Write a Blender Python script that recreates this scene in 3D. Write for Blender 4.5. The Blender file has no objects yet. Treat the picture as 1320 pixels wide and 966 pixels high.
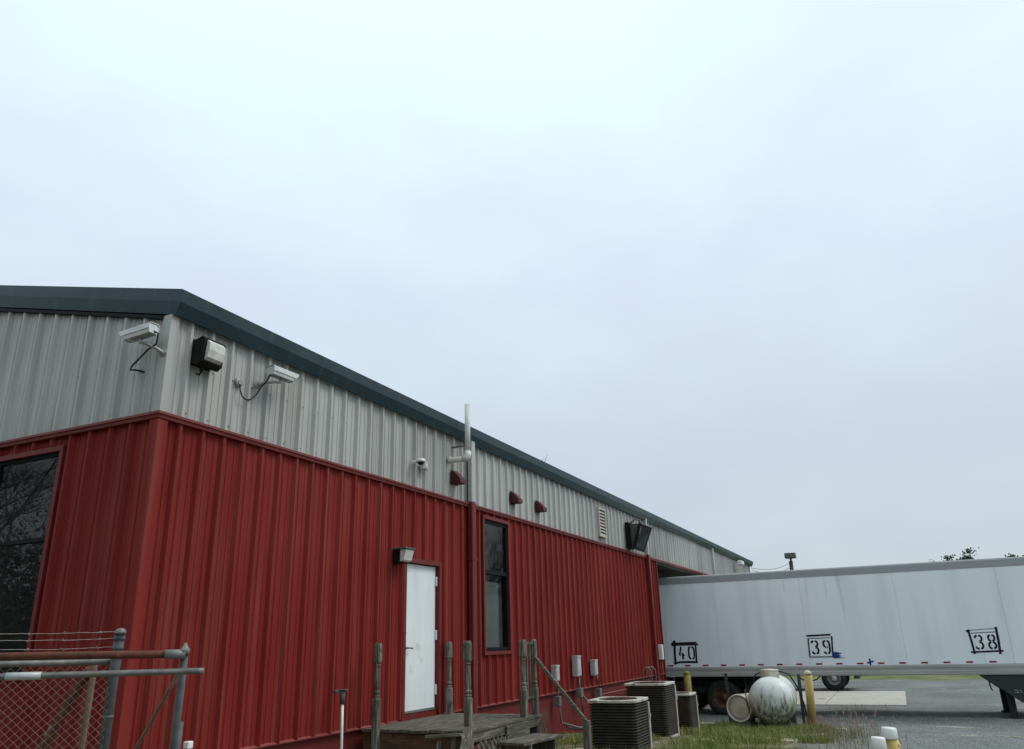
import bpy, bmesh, math, random
from mathutils import Vector, Matrix, noise as mnoise
R = math.radians
PI = math.pi
scene = bpy.context.scene
col = scene.collection
random.seed(7)

# ---------------------------------------------------------------- camera
cam_d = bpy.data.cameras.new('camera')
cam = bpy.data.objects.new('camera', cam_d)
col.objects.link(cam)
c_r = Vector((0.42780898, -0.90349551, -0.02598727))
c_u = Vector((-0.28421242, -0.16175736, 0.94501738))
c_f = Vector((0.8580226, 0.39690102, 0.3259859))
m = Matrix.Identity(4)
for i in range(3):
    m[i][0] = c_r[i]; m[i][1] = c_u[i]; m[i][2] = -c_f[i]
m.translation = Vector((0, 0, 1.6))
cam.matrix_world = m
cam_d.sensor_fit = 'HORIZONTAL'
cam_d.sensor_width = 36.0
cam_d.lens = 999.8 / 1320.0 * 36.0
cam_d.clip_start = 0.05
cam_d.clip_end = 3000
scene.camera = cam

# ---------------------------------------------------------------- sky, sun, exposure
SUN_EL, SUN_AZ = R(52), R(-66)      # azimuth measured in the XY plane from +X
world = bpy.data.worlds.new('World')
scene.world = world
world.use_nodes = True
wn = world.node_tree
wn.nodes.clear()
w_out = wn.nodes.new('ShaderNodeOutputWorld')
w_sky = wn.nodes.new('ShaderNodeTexSky')
w_sky.sky_type = 'NISHITA'
w_sky.sun_disc = False
w_sky.sun_elevation = SUN_EL
w_sky.sun_rotation = PI / 2 - SUN_AZ
w_sky.dust_density = 4.0
w_b1 = wn.nodes.new('ShaderNodeBackground')
w_b1.inputs['Strength'].default_value = 0.08
w_b2 = wn.nodes.new('ShaderNodeBackground')
w_b2.inputs['Strength'].default_value = 1.0
w_mix = wn.nodes.new('ShaderNodeMixShader')
w_mix.inputs[0].default_value = 0.90
w_tc = wn.nodes.new('ShaderNodeTexCoord')
w_sep = wn.nodes.new('ShaderNodeSeparateXYZ')
w_ns = wn.nodes.new('ShaderNodeTexNoise')
w_ns.inputs['Scale'].default_value = 2.3
w_ns.inputs['Detail'].default_value = 5.0
w_ns.inputs['Roughness'].default_value = 0.5
w_map = wn.nodes.new('ShaderNodeMapping')
w_map.inputs['Scale'].default_value = (1.0, 1.0, 2.0)
w_map.inputs['Location'].default_value = (3.1, 0.6, 0.2)
w_rampz = wn.nodes.new('ShaderNodeValToRGB')
els = w_rampz.color_ramp.elements
els[0].position = 0.0; els[0].color = (0.595, 0.66, 0.72, 1)
els[1].position = 1.0; els[1].color = (0.96, 1.14, 1.16, 1)
e = els.new(0.22); e.color = (0.665, 0.755, 0.85, 1)
e = els.new(0.45); e.color = (0.785, 0.905, 1.04, 1)
e = els.new(0.70); e.color = (0.92, 1.10, 1.14, 1)
w_rn = wn.nodes.new('ShaderNodeValToRGB')
w_rn.color_ramp.elements[0].position = 0.38; w_rn.color_ramp.elements[0].color = (0.965, 0.965, 0.985, 1)
w_rn.color_ramp.elements[1].position = 0.62; w_rn.color_ramp.elements[1].color = (1.04, 1.075, 1.045, 1)
w_mul = wn.nodes.new('ShaderNodeMixRGB')
w_mul.blend_type = 'MULTIPLY'
w_mul.inputs[0].default_value = 1.0
wl = wn.links.new
wl(w_tc.outputs['Generated'], w_sep.inputs[0])
wl(w_tc.outputs['Generated'], w_map.inputs[0])
wl(w_map.outputs[0], w_ns.inputs['Vector'])
wl(w_sep.outputs['Z'], w_rampz.inputs[0])
wl(w_ns.outputs[0], w_rn.inputs[0])
wl(w_rampz.outputs[0], w_mul.inputs[1])
wl(w_rn.outputs[0], w_mul.inputs[2])
wl(w_mul.outputs[0], w_b2.inputs['Color'])
wl(w_sky.outputs[0], w_b1.inputs['Color'])
wl(w_b1.outputs[0], w_mix.inputs[1])
wl(w_b2.outputs[0], w_mix.inputs[2])
wl(w_mix.outputs[0], w_out.inputs['Surface'])

sun_d = bpy.data.lights.new('sun', 'SUN')
sun_d.energy = 1.5
sun_d.angle = R(20)
sun_d.color = (1.0, 0.97, 0.93)
sun = bpy.data.objects.new('sun', sun_d)
col.objects.link(sun)
sdir = Vector((math.cos(SUN_EL) * math.cos(SUN_AZ), math.cos(SUN_EL) * math.sin(SUN_AZ), math.sin(SUN_EL)))
sun.rotation_euler = sdir.to_track_quat('Z', 'Y').to_euler()
scene.view_settings.view_transform = 'Standard'
scene.view_settings.look = 'None'
scene.view_settings.exposure = 0.0
scene.view_settings.gamma = 1.0
scene.view_settings.use_curve_mapping = False
scene.render.engine = 'CYCLES'
scene.cycles.max_bounces = 8
scene.cycles.transparent_max_bounces = 8

# ---------------------------------------------------------------- materials
MATS = {}
def M(name, c, rough=0.6, metal=0.0, c2=None, scale=4.0, lo=0.35, hi=0.65, detail=5.0, stretch=(1, 1, 1),
      streak=None, streak_amt=0.5, streak_scale=(14, 14, 0.7), streak_lo=0.5, streak_hi=0.75,
      spot=None, spot_scale=30.0, spot_lo=0.62, spot_hi=0.72, spot_stretch=(1, 1, 1),
      bump=0.0, bump_scale=60.0, bump_stretch=(1, 1, 1), spec=0.28, coord='pos', ior=1.5):
    mt = bpy.data.materials.new(name)
    mt.use_nodes = True
    nt = mt.node_tree
    N = nt.nodes.new
    L = nt.links.new
    bs = nt.nodes['Principled BSDF']
    bs.inputs['Roughness'].default_value = rough
    bs.inputs['Metallic'].default_value = metal
    bs.inputs['Specular IOR Level'].default_value = spec
    bs.inputs['IOR'].default_value = ior
    bs.inputs['Base Color'].default_value = (*c, 1)
    if coord == 'pos':
        src = N('ShaderNodeNewGeometry').outputs['Position']
    else:
        src = N('ShaderNodeTexCoord').outputs['Object']
    def noise(sc, st, det=5.0):
        mp = N('ShaderNodeMapping'); mp.inputs['Scale'].default_value = st
        L(src, mp.inputs[0])
        n = N('ShaderNodeTexNoise'); n.inputs['Scale'].default_value = sc
        n.inputs['Detail'].default_value = det
        L(mp.outputs[0], n.inputs['Vector'])
        return n.outputs[0]
    def rng(v, a, b, hi_out=1.0):
        r = N('ShaderNodeMapRange'); r.inputs[1].default_value = a; r.inputs[2].default_value = b
        r.inputs[4].default_value = hi_out
        L(v, r.inputs[0]); return r.outputs[0]
    cur = None
    def mix(fac, cc):
        nonlocal cur
        x = N('ShaderNodeMixRGB'); L(fac, x.inputs[0])
        if cur is None: x.inputs[1].default_value = (*c, 1)
        else: L(cur, x.inputs[1])
        x.inputs[2].default_value = (*cc, 1)
        cur = x.outputs[0]
    if c2: mix(rng(noise(scale, stretch, detail), lo, hi), c2)
    if streak: mix(rng(noise(1.0, streak_scale), streak_lo, streak_hi, streak_amt), streak)
    if spot: mix(rng(noise(spot_scale, spot_stretch, 6.0), spot_lo, spot_hi), spot)
    if cur is not None: L(cur, bs.inputs['Base Color'])
    if bump:
        b = N('ShaderNodeBump'); b.inputs['Strength'].default_value = bump; b.inputs['Distance'].default_value = 0.02
        L(noise(bump_scale, bump_stretch), b.inputs['Height'])
        L(b.outputs[0], bs.inputs['Normal'])
    MATS[name] = mt
    return mt

M('red_paint', (0.180, 0.0165, 0.0130), 0.6, spec=0.1, c2=(0.220, 0.026, 0.021), scale=0.9, lo=0.3, hi=0.7,
  streak=(0.25, 0.066, 0.050), streak_amt=0.75, streak_scale=(10, 10, 0.35), streak_lo=0.48, streak_hi=0.78,
  spot=(0.12, 0.02, 0.02), spot_scale=9.0, spot_lo=0.70, spot_hi=0.80, bump=0.04, bump_scale=7, bump_stretch=(1, 1, .3))
def sheet_tint(name, lo, hi):
    nt = MATS[name].node_tree; bs = nt.nodes['Principled BSDF']; old = bs.inputs['Base Color'].links[0].from_socket
    oi = nt.nodes.new('ShaderNodeObjectInfo'); r = nt.nodes.new('ShaderNodeMapRange'); r.inputs[3].default_value = lo; r.inputs[4].default_value = hi
    nt.links.new(oi.outputs['Random'], r.inputs[0])
    m_ = nt.nodes.new('ShaderNodeMixRGB'); m_.blend_type = 'MULTIPLY'; m_.inputs[0].default_value = 1.0
    cc = nt.nodes.new('ShaderNodeCombineColor')
    for i in range(3): nt.links.new(r.outputs[0], cc.inputs[i])
    nt.links.new(old, m_.inputs[1]); nt.links.new(cc.outputs[0], m_.inputs[2]); nt.links.new(m_.outputs[0], bs.inputs['Base Color'])
sheet_tint('red_paint', 0.90, 1.08)
M('red_trim', (0.140, 0.0155, 0.014), 0.5, spec=0.22, c2=(0.16, 0.023, 0.021), scale=3, streak=(0.13, 0.03, 0.03), streak_amt=0.5, streak_scale=(6, 6, 6))
M('red_ledge', (0.26, 0.07, 0.060), 0.5, c2=(0.20, 0.045, 0.04), scale=5)  # paler red: the sky caught by the base trim is put into its colour
M('grey_paint', (0.40, 0.40, 0.375), 0.5, spec=0.25, c2=(0.455, 0.455, 0.43), scale=0.8,
  streak=(0.28, 0.28, 0.255), streak_amt=0.8, streak_scale=(9, 9, 0.45), streak_lo=0.48, streak_hi=0.74,
  spot=(0.22, 0.20, 0.17), spot_scale=11.0, spot_lo=0.70, spot_hi=0.80, bump=0.04, bump_scale=7, bump_stretch=(1, 1, .3))
sheet_tint('grey_paint', 0.92, 1.05)
M('fascia', (0.026, 0.052, 0.062), 0.4, c2=(0.036, 0.066, 0.078), scale=2.0,
  streak=(0.12, 0.16, 0.165), streak_amt=0.55, streak_scale=(7, 7, 2.0), streak_lo=0.58, streak_hi=0.82)
M('roof_metal', (0.20, 0.23, 0.24), 0.45, c2=(0.26, 0.28, 0.28), scale=1.2)
M('foundation_paint', (0.150, 0.016, 0.017), 0.6, spec=0.25, c2=(0.125, 0.021, 0.019), scale=2.5, spot=(0.10, 0.05, 0.035), spot_scale=1.6,
  spot_lo=0.60, spot_hi=0.74, bump=0.25, bump_scale=22)
M('dark_inside', (0.03, 0.032, 0.035), 0.8, c2=(0.05, 0.05, 0.05), scale=2)
M('black_metal', (0.006, 0.006, 0.007), 0.5, spec=0.15, c2=(0.014, 0.012, 0.011), scale=8)
M('window_frame_dark', (0.006, 0.007, 0.009), 0.6, spec=0.12, c2=(0.010, 0.011, 0.013), scale=9)
M('door_white', (0.72, 0.76, 0.76), 0.38, c2=(0.78, 0.81, 0.81), scale=1.2, streak=(0.56, 0.585, 0.57), streak_amt=0.45, streak_scale=(6, 6, 0.6), spot=(0.50, 0.49, 0.45), spot_scale=2.6, spot_lo=0.66, spot_hi=0.80)
M('white_plastic', (0.78, 0.78, 0.76), 0.35, c2=(0.66, 0.66, 0.63), scale=6)
M('pvc', (0.66, 0.66, 0.62), 0.42, c2=(0.56, 0.56, 0.51), scale=7, streak=(0.40, 0.40, 0.36), streak_amt=0.4, streak_scale=(20, 20, 3))
M('camera_white', (0.66, 0.67, 0.66), 0.33, c2=(0.55, 0.56, 0.55), scale=14)
M('camera_grey', (0.34, 0.35, 0.36), 0.4, metal=0.2, c2=(0.27, 0.27, 0.28), scale=20)
M('lens_glass', (0.70, 0.70, 0.66), 0.22, c2=(0.55, 0.54, 0.49), scale=12, streak=(0.42, 0.40, 0.34), streak_amt=0.6, streak_scale=(18, 18, 5))
M('black_glass', (0.008, 0.008, 0.010), 0.08)
M('cable_black', (0.015, 0.015, 0.016), 0.5, c2=(0.03, 0.03, 0.03), scale=9)
M('galv', (0.21, 0.205, 0.20), 0.5, metal=0.3, c2=(0.14, 0.135, 0.13), scale=14, spot=(0.20, 0.13, 0.09), spot_scale=9, spot_lo=0.66, spot_hi=0.75)
M('galv_dark', (0.080, 0.087, 0.092), 0.6, metal=0.2, c2=(0.115, 0.122, 0.126), scale=14, spot=(0.12, 0.08, 0.06), spot_scale=12)
M('rust', (0.14, 0.045, 0.025), 0.8, c2=(0.085, 0.035, 0.025), scale=14, spot=(0.23, 0.19, 0.17), spot_scale=10, spot_lo=0.63, spot_hi=0.72, bump=0.3, bump_scale=90)
M('rust_light', (0.19, 0.125, 0.08), 0.8, c2=(0.12, 0.08, 0.055), scale=16, bump=0.3, bump_scale=90)
M('rust_wire', (0.34, 0.21, 0.175), 0.65, metal=0.2, c2=(0.30, 0.25, 0.23), scale=20)
M('pale_wire', (0.42, 0.36, 0.34), 0.5, metal=0.4, c2=(0.28, 0.2, 0.17), scale=20)
M('vent_red', (0.095, 0.015, 0.016), 0.45, c2=(0.075, 0.015, 0.016), scale=9)
M('beige_vent', (0.50, 0.47, 0.41), 0.5, c2=(0.42, 0.39, 0.33), scale=9)
M('box_grey', (0.52, 0.54, 0.54), 0.42, metal=0.15, c2=(0.42, 0.43, 0.43), scale=9, streak=(0.28, 0.24, 0.20), streak_amt=0.5, streak_scale=(25, 25, 4))
M('big_light', (0.085, 0.085, 0.08), 0.42, c2=(0.12, 0.115, 0.105), scale=5)
M('wood', (0.115, 0.103, 0.080), 0.85, c2=(0.062, 0.054, 0.042), scale=5, stretch=(1, 6, 6), streak=(0.30, 0.285, 0.25), streak_amt=0.65,
  streak_scale=(3, 40, 40), streak_lo=0.5, streak_hi=0.72, spot=(0.07, 0.075, 0.05), spot_scale=3.0, spot_lo=0.56, spot_hi=0.70, bump=0.6, bump_scale=6, bump_stretch=(1, 12, 12), coord='obj')
M('wood_y', (0.225, 0.215, 0.18), 0.85, c2=(0.12, 0.112, 0.09), scale=5, stretch=(6, 1, 6), streak=(0.36, 0.345, 0.30), streak_amt=0.6,
  streak_scale=(40, 3, 40), streak_lo=0.5, streak_hi=0.72, spot=(0.09, 0.10, 0.06), spot_scale=3.0, spot_lo=0.54, spot_hi=0.70, bump=0.6, bump_scale=6, bump_stretch=(12, 1, 12))
M('wood_z', (0.135, 0.118, 0.095), 0.85, c2=(0.085, 0.075, 0.062), scale=5, stretch=(6, 6, 1), streak=(0.36, 0.345, 0.31), streak_amt=0.75,
  streak_scale=(38, 38, 3), streak_lo=0.5, streak_hi=0.70, spot=(0.05, 0.05, 0.04), spot_scale=5.0, spot_lo=0.58, spot_hi=0.72, bump=0.6, bump_scale=6, bump_stretch=(12, 12, 1))
M('wood_brown', (0.12, 0.068, 0.040), 0.8, c2=(0.07, 0.042, 0.028), scale=4, stretch=(6, 1, 6), streak=(0.17, 0.12, 0.08), streak_amt=0.6, streak_scale=(40, 2, 40), bump=0.5, bump_scale=6, bump_stretch=(12, 1, 12))
M('ac_slat', (0.066, 0.058, 0.045), 0.6, metal=0.1, spec=.3, c2=(0.036, 0.032, 0.026), scale=6, spot=(0.10, 0.058, 0.032), spot_scale=2.2, spot_lo=0.56, spot_hi=0.72)
M('ac_coil', (0.016, 0.016, 0.016), 0.8, c2=(0.035, 0.03, 0.025), scale=5)
M('ac_white', (0.52, 0.505, 0.455), 0.55, c2=(0.40, 0.38, 0.325), scale=7, spot=(0.24, 0.15, 0.09), spot_scale=6, spot_lo=0.58, spot_hi=0.70)
M('ac_rust', (0.085, 0.03, 0.022), 0.8, c2=(0.04, 0.018, 0.015), scale=12)
M('concrete', (0.44, 0.415, 0.36), 0.85, c2=(0.39, 0.37, 0.325), scale=1.4, spot=(0.26, 0.25, 0.23), spot_scale=4.0, spot_lo=0.60, spot_hi=0.72, bump=0.2, bump_scale=50)
M('pad_concrete', (0.24, 0.23, 0.20), 0.9, c2=(0.17, 0.165, 0.14), scale=5, bump=0.3, bump_scale=40)
M('tank_paint', (0.68, 0.70, 0.70), 0.38, c2=(0.60, 0.62, 0.61), scale=3, streak=(0.50, 0.52, 0.45), streak_amt=0.5, streak_scale=(14, 14, 1.2),
  streak_lo=0.52, streak_hi=0.74, bump=0.05, bump_scale=30)
M('tank_cream', (0.56, 0.53, 0.44), 0.5, c2=(0.46, 0.43, 0.34), scale=5)
M('drum_beige', (0.52, 0.49, 0.41), 0.6, c2=(0.36, 0.27, 0.17), scale=2.6, lo=0.42, hi=0.66)
M('drum_rim', (0.62, 0.62, 0.58), 0.5, c2=(0.5, 0.5, 0.46), scale=6)
M('yellow_paint', (0.52, 0.38, 0.13), 0.6, c2=(0.46, 0.33, 0.12), scale=5, spot=(0.34, 0.27, 0.16), spot_scale=8, spot_lo=0.6, spot_hi=0.7)
M('yellow_flaked', (0.52, 0.36, 0.10), 0.6, c2=(0.58, 0.45, 0.20), scale=5, spot=(0.03, 0.025, 0.02), spot_scale=9, spot_lo=0.55, spot_hi=0.60, spot_stretch=(1, 1, .6))
M('olive_yellow', (0.25, 0.20, 0.055), 0.65, c2=(0.19, 0.155, 0.05), scale=7)
M('post_green', (0.045, 0.062, 0.062), 0.6, c2=(0.075, 0.09, 0.085), scale=10)
M('trailer_white', (0.80, 0.835, 0.865), 0.45, c2=(0.84, 0.87, 0.895), scale=0.8, streak=(0.66, 0.70, 0.735), streak_amt=0.7, streak_scale=(2.2, 2.2, 0.22),
  streak_lo=0.48, streak_hi=0.74, spot=(0.56, 0.60, 0.64), spot_scale=1.4, spot_lo=0.64, spot_hi=0.82, spot_stretch=(1, 4, .35))
M('trailer_patch', (0.86, 0.88, 0.89), 0.45, c2=(0.72, 0.75, 0.77), scale=3)
M('trailer_rail', (0.44, 0.43, 0.40), 0.5, metal=0.15, c2=(0.36, 0.35, 0.33), scale=3, stretch=(1, .25, 3), streak=(0.22, 0.21, 0.19), streak_amt=0.5, streak_scale=(3, 0.6, 20))
M('trailer_toprail', (0.34, 0.345, 0.35), 0.55, metal=0.1, c2=(0.34, 0.34, 0.345), scale=3, stretch=(1, .25, 3))
M('reflector_red', (0.33, 0.02, 0.035), 0.4, c2=(0.24, 0.02, 0.03), scale=20)
M('paint_black', (0.006, 0.006, 0.009), 0.55, c2=(0.014, 0.014, 0.018), scale=9, spot=(0.16, 0.17, 0.19), spot_scale=16, spot_lo=0.64, spot_hi=0.74)
M('paint_black_thin', (0.085, 0.095, 0.12), 0.6, c2=(0.03, 0.03, 0.04), scale=6)
M('paint_blue', (0.010, 0.035, 0.20), 0.5, c2=(0.02, 0.06, 0.26), scale=9)
M('rubber', (0.014, 0.014, 0.015), 0.8, c2=(0.028, 0.027, 0.025), scale=10)
M('rim_rust', (0.15, 0.06, 0.036), 0.75, c2=(0.05, 0.026, 0.02), scale=8)
M('rim_silver', (0.42, 0.42, 0.42), 0.35, metal=0.6, c2=(0.3, 0.3, 0.3), scale=8)
M('chassis_black', (0.018, 0.019, 0.021), 0.65, c2=(0.032, 0.032, 0.033), scale=4)
M('gear_grey', (0.035, 0.038, 0.042), 0.6, c2=(0.035, 0.038, 0.042), scale=4)
M('truck_orange', (0.30, 0.075, 0.03), 0.6, c2=(0.16, 0.05, 0.03), scale=5)
M('truck_white', (0.62, 0.63, 0.62), 0.4, c2=(0.55, 0.56, 0.55), scale=2)
M('pole_wood', (0.085, 0.062, 0.048), 0.9, c2=(0.055, 0.045, 0.038), scale=3, stretch=(4, 4, .4))
M('bark', (0.062, 0.052, 0.045), 0.9, c2=(0.10, 0.09, 0.08), scale=5, stretch=(3, 3, .5))
M('leaf_dark', (0.042, 0.056, 0.040), 0.7, c2=(0.072, 0.085, 0.058), scale=0.9)
M('blind', (0.30, 0.32, 0.285), 0.6, c2=(0.26, 0.28, 0.25), scale=3)
M('plank_pale', (0.52, 0.45, 0.34), 0.85, c2=(0.40, 0.34, 0.25), scale=8)
M('stone_pale', (0.50, 0.44, 0.34), 0.9, c2=(0.34, 0.30, 0.23), scale=14, bump=0.3, bump_scale=40)
M('grass_blade', (0.135, 0.195, 0.040), 0.6, c2=(0.24, 0.23, 0.075), scale=2.2, lo=0.42, hi=0.62, spot=(0.42, 0.33, 0.17), spot_scale=4.5, spot_lo=0.60, spot_hi=0.67)
M('weed_blade', (0.12, 0.145, 0.05), 0.7, c2=(0.27, 0.21, 0.11), scale=6, spot=(0.22, 0.13, 0.11), spot_scale=18, spot_lo=0.55, spot_hi=0.62)
M('seed_pink', (0.26, 0.17, 0.15), 0.8, c2=(0.34, 0.25, 0.19), scale=20)

def tank_mat():
    mt = MATS['tank_paint']; nt = mt.node_tree; N = nt.nodes.new; L = nt.links.new
    bs = nt.nodes['Principled BSDF']; old = bs.inputs['Base Color'].links[0].from_socket
    pos = N('ShaderNodeNewGeometry').outputs['Position']
    def noise(sc, st, det=6.0):
        mp = N('ShaderNodeMapping'); mp.inputs['Scale'].default_value = st; L(pos, mp.inputs[0])
        n = N('ShaderNodeTexNoise'); n.inputs['Scale'].default_value = sc; n.inputs['Detail'].default_value = det
        L(mp.outputs[0], n.inputs['Vector']); return n.outputs[0]
    sp = N('ShaderNodeSeparateXYZ'); L(pos, sp.inputs[0])
    def mth(op, a, b):
        n = N('ShaderNodeMath'); n.operation = op
        for i, v in enumerate((a, b)):
            if isinstance(v, (int, float)): n.inputs[i].default_value = v
            else: L(v, n.inputs[i])
        return n.outputs[0]
    def rng(v, a, b, o1=1.0):
        r = N('ShaderNodeMapRange'); r.inputs[1].default_value = a; r.inputs[2].default_value = b; r.inputs[4].default_value = o1; L(v, r.inputs[0]); return r.outputs[0]
    # mildew has crept up from the wet grass, to an uneven line
    line = mth('ADD', sp.outputs[2], mth('MULTIPLY', noise(1.0, (9, 9, .4)), -1.0))
    f = rng(line, -.05, -.42)
    f = mth('MULTIPLY', f, rng(noise(1.0, (16, 16, 5)), .30, .62))
    x = N('ShaderNodeMixRGB'); L(f, x.inputs[0]); L(old, x.inputs[1]); x.inputs[2].default_value = (.17, .185, .085, 1)
    f2 = mth('MULTIPLY', rng(line, -.25, -.65), rng(noise(1.0, (30, 30, 12)), .45, .62))
    y = N('ShaderNodeMixRGB'); L(f2, y.inputs[0]); L(x.outputs[0], y.inputs[1]); y.inputs[2].default_value = (.05, .052, .03, 1)
    L(y.outputs[0], bs.inputs['Base Color'])
tank_mat()

# window glass: see-through with a real reflection
def glass():
    mt = bpy.data.materials.new('window_glass'); mt.use_nodes = True
    nt = mt.node_tree; nt.nodes.clear(); N = nt.nodes.new; L = nt.links.new
    o = N('ShaderNodeOutputMaterial'); mx = N('ShaderNodeMixShader'); fr = N('ShaderNodeFresnel')
    fr.inputs[0].default_value = 1.45
    tr = N('ShaderNodeBsdfTransparent'); tr.inputs[0].default_value = (0.97, 0.98, 0.97, 1)
    gl = N('ShaderNodeBsdfGlossy'); gl.inputs['Roughness'].default_value = 0.012
    ge = N('ShaderNodeNewGeometry'); sb = N('ShaderNodeMath'); sb.operation = 'SUBTRACT'; sb.inputs[0].default_value = 1.0; L(ge.outputs['Backfacing'], sb.inputs[1])
    ml = N('ShaderNodeMath'); ml.operation = 'MULTIPLY'; L(fr.outputs[0], ml.inputs[0]); L(sb.outputs[0], ml.inputs[1])
    L(ml.outputs[0], mx.inputs[0]); L(tr.outputs[0], mx.inputs[1]); L(gl.outputs[0], mx.inputs[2]); L(mx.outputs[0], o.inputs[0])
    MATS['window_glass'] = mt
glass()

def ground_mat():
    mt = bpy.data.materials.new('ground'); mt.use_nodes = True
    nt = mt.node_tree; N = nt.nodes.new; L = nt.links.new
    bs = nt.nodes['Principled BSDF']; bs.inputs['Roughness'].default_value = 0.9
    bs.inputs['Specular IOR Level'].default_value = 0.25
    pos = N('ShaderNodeNewGeometry').outputs['Position']
    def noise(sc, det=5.0, st=(1, 1, 1)):
        mp = N('ShaderNodeMapping'); mp.inputs['Scale'].default_value = st; L(pos, mp.inputs[0])
        n = N('ShaderNodeTexNoise'); n.inputs['Scale'].default_value = sc; n.inputs['Detail'].default_value = det
        L(mp.outputs[0], n.inputs['Vector']); return n.outputs[0]
    def rng(v, a, b, o0=0.0, o1=1.0):
        r = N('ShaderNodeMapRange'); r.inputs[1].default_value = a; r.inputs[2].default_value = b
        r.inputs[3].default_value = o0; r.inputs[4].default_value = o1; L(v, r.inputs[0]); return r.outputs[0]
    def mth(op, a, b):
        n = N('ShaderNodeMath'); n.operation = op
        for i, v in enumerate((a, b)):
            if isinstance(v, (int, float)): n.inputs[i].default_value = v
            else: L(v, n.inputs[i])
        return n.outputs[0]
    def mix(f, a, b):
        n = N('ShaderNodeMixRGB'); L(f, n.inputs[0])
        for i, v in ((1, a), (2, b)):
            if isinstance(v, tuple): n.inputs[i].default_value = (*v, 1)
            else: L(v, n.inputs[i])
        return n.outputs[0]
    sp = N('ShaderNodeSeparateXYZ'); L(pos, sp.inputs[0])
    X, Y = sp.outputs[0], sp.outputs[1]
    # gravel: stones of many tones
    vo = N('ShaderNodeTexVoronoi'); vo.inputs['Scale'].default_value = 26.0; L(pos, vo.inputs['Vector'])
    vs = N('ShaderNodeSeparateColor'); L(vo.outputs['Color'], vs.inputs[0])
    vo2 = N('ShaderNodeTexVoronoi'); vo2.inputs['Scale'].default_value = 9.0; L(pos, vo2.inputs['Vector'])
    vs2 = N('ShaderNodeSeparateColor'); L(vo2.outputs['Color'], vs2.inputs[0])
    g = mix(vs.outputs[0], (0.055, 0.060, 0.060), (0.235, 0.245, 0.24))
    g = mix(rng(vs2.outputs[0], 0.0, 1.0, 0.0, 0.45), g, (0.10, 0.107, 0.11))
    g = mix(rng(noise(0.5), 0.40, 0.66, 0, 0.55), g, (0.225, 0.23, 0.22))
    g = mix(rng(noise(1.7, 6, (1, .35, 1)), 0.62, 0.70, 0, 0.75), g, (0.37, 0.365, 0.335))
    # soil with old straw
    so = mix(rng(noise(2.3), 0.4, 0.62), (0.10, 0.085, 0.055), (0.20, 0.165, 0.105))
    so = mix(rng(noise(26, 6), 0.52, 0.66), so, (0.34, 0.285, 0.19))
    so = mix(rng(noise(1.4), 0.5, 0.66), so, (0.06, 0.075, 0.028))
    # where the soil bed by the wall ends and the gravel yard begins
    edge = mth('ADD', mth('MULTIPLY', X, 0.10), -0.35)
    edge = mth('ADD', edge, rng(noise(0.9), 0.2, 0.8, -0.8, 0.8))
    dy = mth('SUBTRACT', Y, edge)
    bed = rng(dy, -0.18, 0.30)
    xe = mth('ADD', X, rng(noise(1.3), 0.2, 0.8, -0.6, 0.6))
    bed = mth('MULTIPLY', bed, rng(xe, 21.4, 22.0, 1.0, 0.0))
    # lawn strip far behind the trailer
    xl = mth('ADD', X, rng(noise(0.35), 0.2, 0.8, -3.0, 3.0))
    lawn = mth('MULTIPLY', rng(xl, 44.0, 46.0), rng(xl, 140, 142, 1.0, 0.9))
    gr = mix(rng(noise(0.8), 0.4, 0.6), (0.085, 0.115, 0.035), (0.17, 0.165, 0.075))
    c = mix(bed, g, so)
    c = mix(lawn, c, gr)
    L(c, bs.inputs['Base Color'])
    b = N('ShaderNodeBump'); b.inputs['Strength'].default_value = 0.9; b.inputs['Distance'].default_value = 0.025
    h = mth('ADD', mth('MULTIPLY', vo.outputs['Distance'], -0.8), mth('MULTIPLY', noise(40), 0.6))
    L(h, b.inputs['Height']); L(b.outputs[0], bs.inputs['Normal'])
    MATS['ground'] = mt
ground_mat()

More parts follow.
